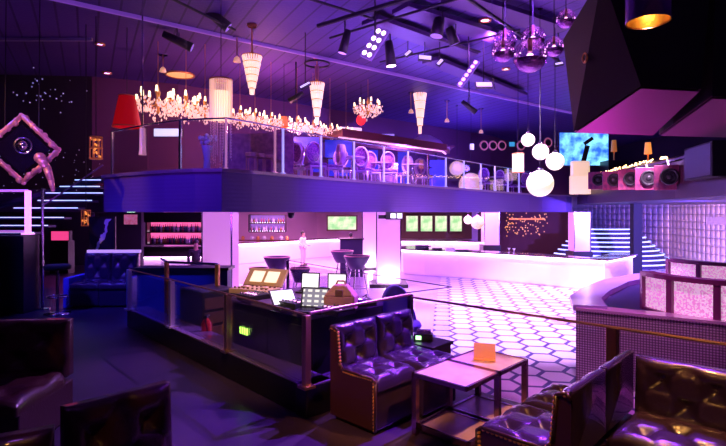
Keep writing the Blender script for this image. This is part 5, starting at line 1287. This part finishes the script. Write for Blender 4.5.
MB().box2((-9.1, 17.25, 0), (-7.65, 17.45, 2.69)).build('bar_wall', DARKWALL).name = 'partition_wall'; tag(bpy.data.objects['partition_wall'], 'dark partition wall carrying the pink and red poster', 'partition')
# ad stand with streaked picture
t = thing('display_stand', 'tall dark picture stand with white streaked image, left of the poster', 'picture stand', (at(102, 240, 10.8).x, 10.8, LZ), math.radians(8))
MB().box2((-.27, 0, 0), (.27, .06, 1.55)).build('frame', BLACK, t)
k = N('streak_image'); sxx = k.t.nodes.new('ShaderNodeSeparateXYZ'); k.t.links.new(k.tc.outputs['Object'], sxx.inputs[0])
wv = k.math('ABSOLUTE', k.math('ADD', k.math('SUBTRACT', sxx.outputs[0], k.math('MULTIPLY', k.math('SUBTRACT', sxx.outputs[2], 1.1), .38)), k.math('MULTIPLY', k.math('SUBTRACT', k.noise(6), .5), .22)))
k.set('Base Color', k.mix(k.math('LESS_THAN', wv, .035), (.01, .01, .03), (.7, .8, .8))); k.set('Roughness', .3)
MB().box2((-.24, -.008, .7), (.24, 0, 1.5)).build('picture', k.m, t)

# glasses on the long bar, items on back counter
def martini(label, x, y, d):
    p = at(x, y, d); t = thing('cocktail_glass', label, 'glass', (p.x, p.y, 1.12), 0, 'cocktail glasses on the long bar')
    MB().lathe([(.05, 0), (.008, .012), (.006, .12), (.065, .20)], n=14).build('glass', mat('pale_glass', (.8, .7, .9), .1, emit=(.6, .35, .8), es=.4), t, smooth=True)
martini('left cocktail glass standing on the long bar before the dark alcove', 509, 245, 19.2); martini('right cocktail glass standing on the long bar before the dark alcove', 514, 247, 18.9)
for i, (x, w, h, c, lab) in enumerate(((422, .55, .18, 'navy_vinyl', 'dark box lying on the left part of the long bar'), (437, .4, .1, 'dark_plastic', 'low dark tray on the long bar'), (450, .35, .13, 'clear', 'pale napkin box on the long bar'), (462, .5, .1, 'dark_plastic', 'second low tray on the long bar near the pink column'))):
    d = 21.3 if i == 0 else 20.8; X = (x - 363) / F * d
    m = MB().box2((-w / 2, -.12, 0), (w / 2, .12, h)).build('bar_box', WHITE if c == 'clear' else MATS[c], bevel=.01); yb = {422: 20.7, 437: 20.15, 450: 19.75, 462: 19.3}[x] + .45; m.location = ((x - 363) / F * yb, yb, 1.12); tag(m, lab, 'box')
pr = [(243, 0, 'first'), (252, 1, 'second'), (258, 0, 'third'), (264, 1, 'fourth'), (272, 0, 'fifth'), (281, 1, 'sixth'), (287, 0, 'seventh')]
shelfm = MB().box2((-1.7, 0, -.05), (1.7, .35, 0)).build('back_ledge', WOOD); pL = at(264, 240, 27.6); shelfm.location = (pL.x, pL.y, pL.z); tag(shelfm, 'brown ledge with small bar items under the dark bottle niche', 'shelf')
for x, kx, o in pr:
    p = at(x, 240, 27.65); t = thing('bar_jar', o + ' jar from the left on the brown ledge beneath the bottle niche', 'jar', (p.x, p.y, pL.z), 0, 'jars on the brown ledge')
    MB().lathe([(.001, 0), (.09, 0), (.10 + .04 * kx, .12), (.06, .22), (.001, .22)], n=12).build('jar', WHITE if kx else BRASS, t, smooth=True)

# ================================================================ PEOPLE
def person(label, loc, rz, shirt, pants, hair, arm_l=(.0, .0), pose='stand', long_sleeve=True):
    t = thing('person', label, 'person', loc, rz)
    def skin(name, verts, edges, rad, m, root=0, sub=1):
        me = bpy.data.meshes.new(name); me.from_pydata(verts, edges, []); me.materials.append(m)
        o = bpy.data.objects.new(name, me); C.objects.link(o); o.parent = t
        s = o.modifiers.new('skin', 'SKIN'); s.use_smooth_shade = True
        if not me.skin_vertices: me.skin_vertices.new()
        for i, r in enumerate(rad): me.skin_vertices[0].data[i].radius = r; me.skin_vertices[0].data[i].use_root = (i == root)
        b = o.modifiers.new('sub', 'SUBSURF'); b.levels = sub; b.render_levels = sub; return o
    # joints
    pel = (0, 0, .95); wa = (0, 0, 1.08); ch_ = (0, .0, 1.30); nk = (0, -.01, 1.47); hd = (0, -.015, 1.58); ht = (0, -.01, 1.70)
    hips = [(-.10, 0, .92), (.10, 0, .92)]; knees = [(-.11, -.02, .50), (.13, -.03, .50)]; ank = [(-.12, .03, .09), (.16, .02, .09)]; toe = [(-.13, -.12, .04), (.18, -.13, .04)]
    sh = [(-.19, 0, 1.41), (.19, 0, 1.41)]; el = [(-.25, .03, 1.14), (.24, .0, 1.14)]
    wr = [(-.22, -.14, .95), (.20, -.20, 1.02)]; hn = [(-.21, -.21, .91), (.17, -.28, 1.03)]
    V_ = [pel, wa, ch_, nk, hd, ht, hips[0], knees[0], ank[0], toe[0], hips[1], knees[1], ank[1], toe[1], sh[0], el[0], wr[0], hn[0], sh[1], el[1], wr[1], hn[1]]
    E = [(0, 1), (1, 2), (2, 3), (3, 4), (4, 5), (0, 6), (6, 7), (7, 8), (8, 9), (0, 10), (10, 11), (11, 12), (12, 13), (2, 14), (14, 15), (15, 16), (16, 17), (2, 18), (18, 19), (19, 20), (20, 21)]
    Rr = [(.13, .10), (.12, .09), (.14, .10), (.052, .055), (.075, .09), (.06, .075), (.08, .08), (.055, .055), (.035, .04), (.03, .025), (.08, .08), (.055, .055), (.035, .04), (.03, .025), (.055, .055), (.038, .038), (.026, .026), (.03, .02), (.055, .055), (.038, .038), (.026, .026), (.03, .02)]
    # fingers
    for h_i, hnv in ((17, hn[0]), (21, hn[1])):
        for f in range(4):
            V_.append((hnv[0] - .024 + .016 * f, hnv[1] - .05 - .008 * (f in (1, 2)), hnv[2] - .02)); E.append((h_i, len(V_) - 1)); Rr.append((.008, .008))
        V_.append((hnv[0] + .045 * (1 if h_i == 17 else -1), hnv[1] - .015, hnv[2] - .01)); E.append((h_i, len(V_) - 1)); Rr.append((.010, .010))
    body = skin('body', V_, E, Rr, SKIN, 0, 1)
    skin('shirt', [pel, wa, ch_, (0, -.005, 1.42), sh[0], el[0], (-.223, -.12, .97), sh[1], el[1], (.205, -.18, 1.02)], [(0, 1), (1, 2), (2, 3), (2, 4), (4, 5), (5, 6), (2, 7), (7, 8), (8, 9)],
         [(.155, .12), (.145, .112), (.165, .122), (.075, .075), (.075, .075), (.056, .056), (.042, .042), (.075, .075), (.056, .056), (.042, .042)], shirt, 0, 1)
    skin('trousers', [(0, 0, .97), hips[0], knees[0], (-.12, .03, .10), hips[1], knees[1], (.16, .02, .10)], [(0, 1), (1, 2), (2, 3), (0, 4), (4, 5), (5, 6)], [(.14, .11), (.10, .10), (.073, .073), (.06, .062), (.10, .10), (.073, .073), (.06, .062)], pants, 0, 1)
    hm = MB().ball((0, .012, 1.655), .105, 16, 10, (.88, 1.0, 1.0)); bmesh.ops.delete(hm.bm, geom=[v for v in hm.bm.verts if v.co.z < 1.64 and v.co.y < -.01], context='VERTS'); hm.build('hair', hair, t, smooth=True)
    for s in (-1, 1):
        MB().ball((s * .032, -.100, 1.60), .011, 8, 6).build('eye', mat('eye_white', (.8, .8, .8), .3), t, smooth=True)
        MB().ball((s * .078, -.01, 1.585), .02, 8, 6, (.4, .8, 1.3)).build('ear', SKIN, t, smooth=True)
        MB().box2((s * .145 - .045, -.17, 0), (s * .145 + .045, .08, .08)).build('shoe', BLACK, t, bevel=.02)
    MB().ball((0, -.112, 1.575), .014, 8, 6, (.8, 1, 1.5)).build('nose', SKIN, t, smooth=True); MB().box((0, -.098, 1.535), (.045, .01, .010)).build('mouth', mat('lips', (.4, .12, .12), .5), t)
    return t
BLK = mat('dark_cloth', (.03, .025, .05), .8); HAIR = mat('black_hair', (.012, .01, .012), .5); WSH = mat('white_shirt', (.8, .75, .85), .7)
q = at(303, 229, 25.0); person('person in a white shirt standing before the far pink-lit bar', (q.x, 25.0, 0), 1.2, WSH, mat('pale_trousers', (.6, .5, .6), .8), HAIR)
q = at(196, 238, 17.0); person('person in dark clothes standing right of the red-lit bottle shelves', (q.x, 17.0, 0), .3, BLK, BLK, HAIR)
q = at(351, 226, 23.0); person('person in dark clothes standing behind the host stand', (q.x, 23.0, 0), 2.6, BLK, BLK, HAIR)
q = at(126, 240, 15.8);
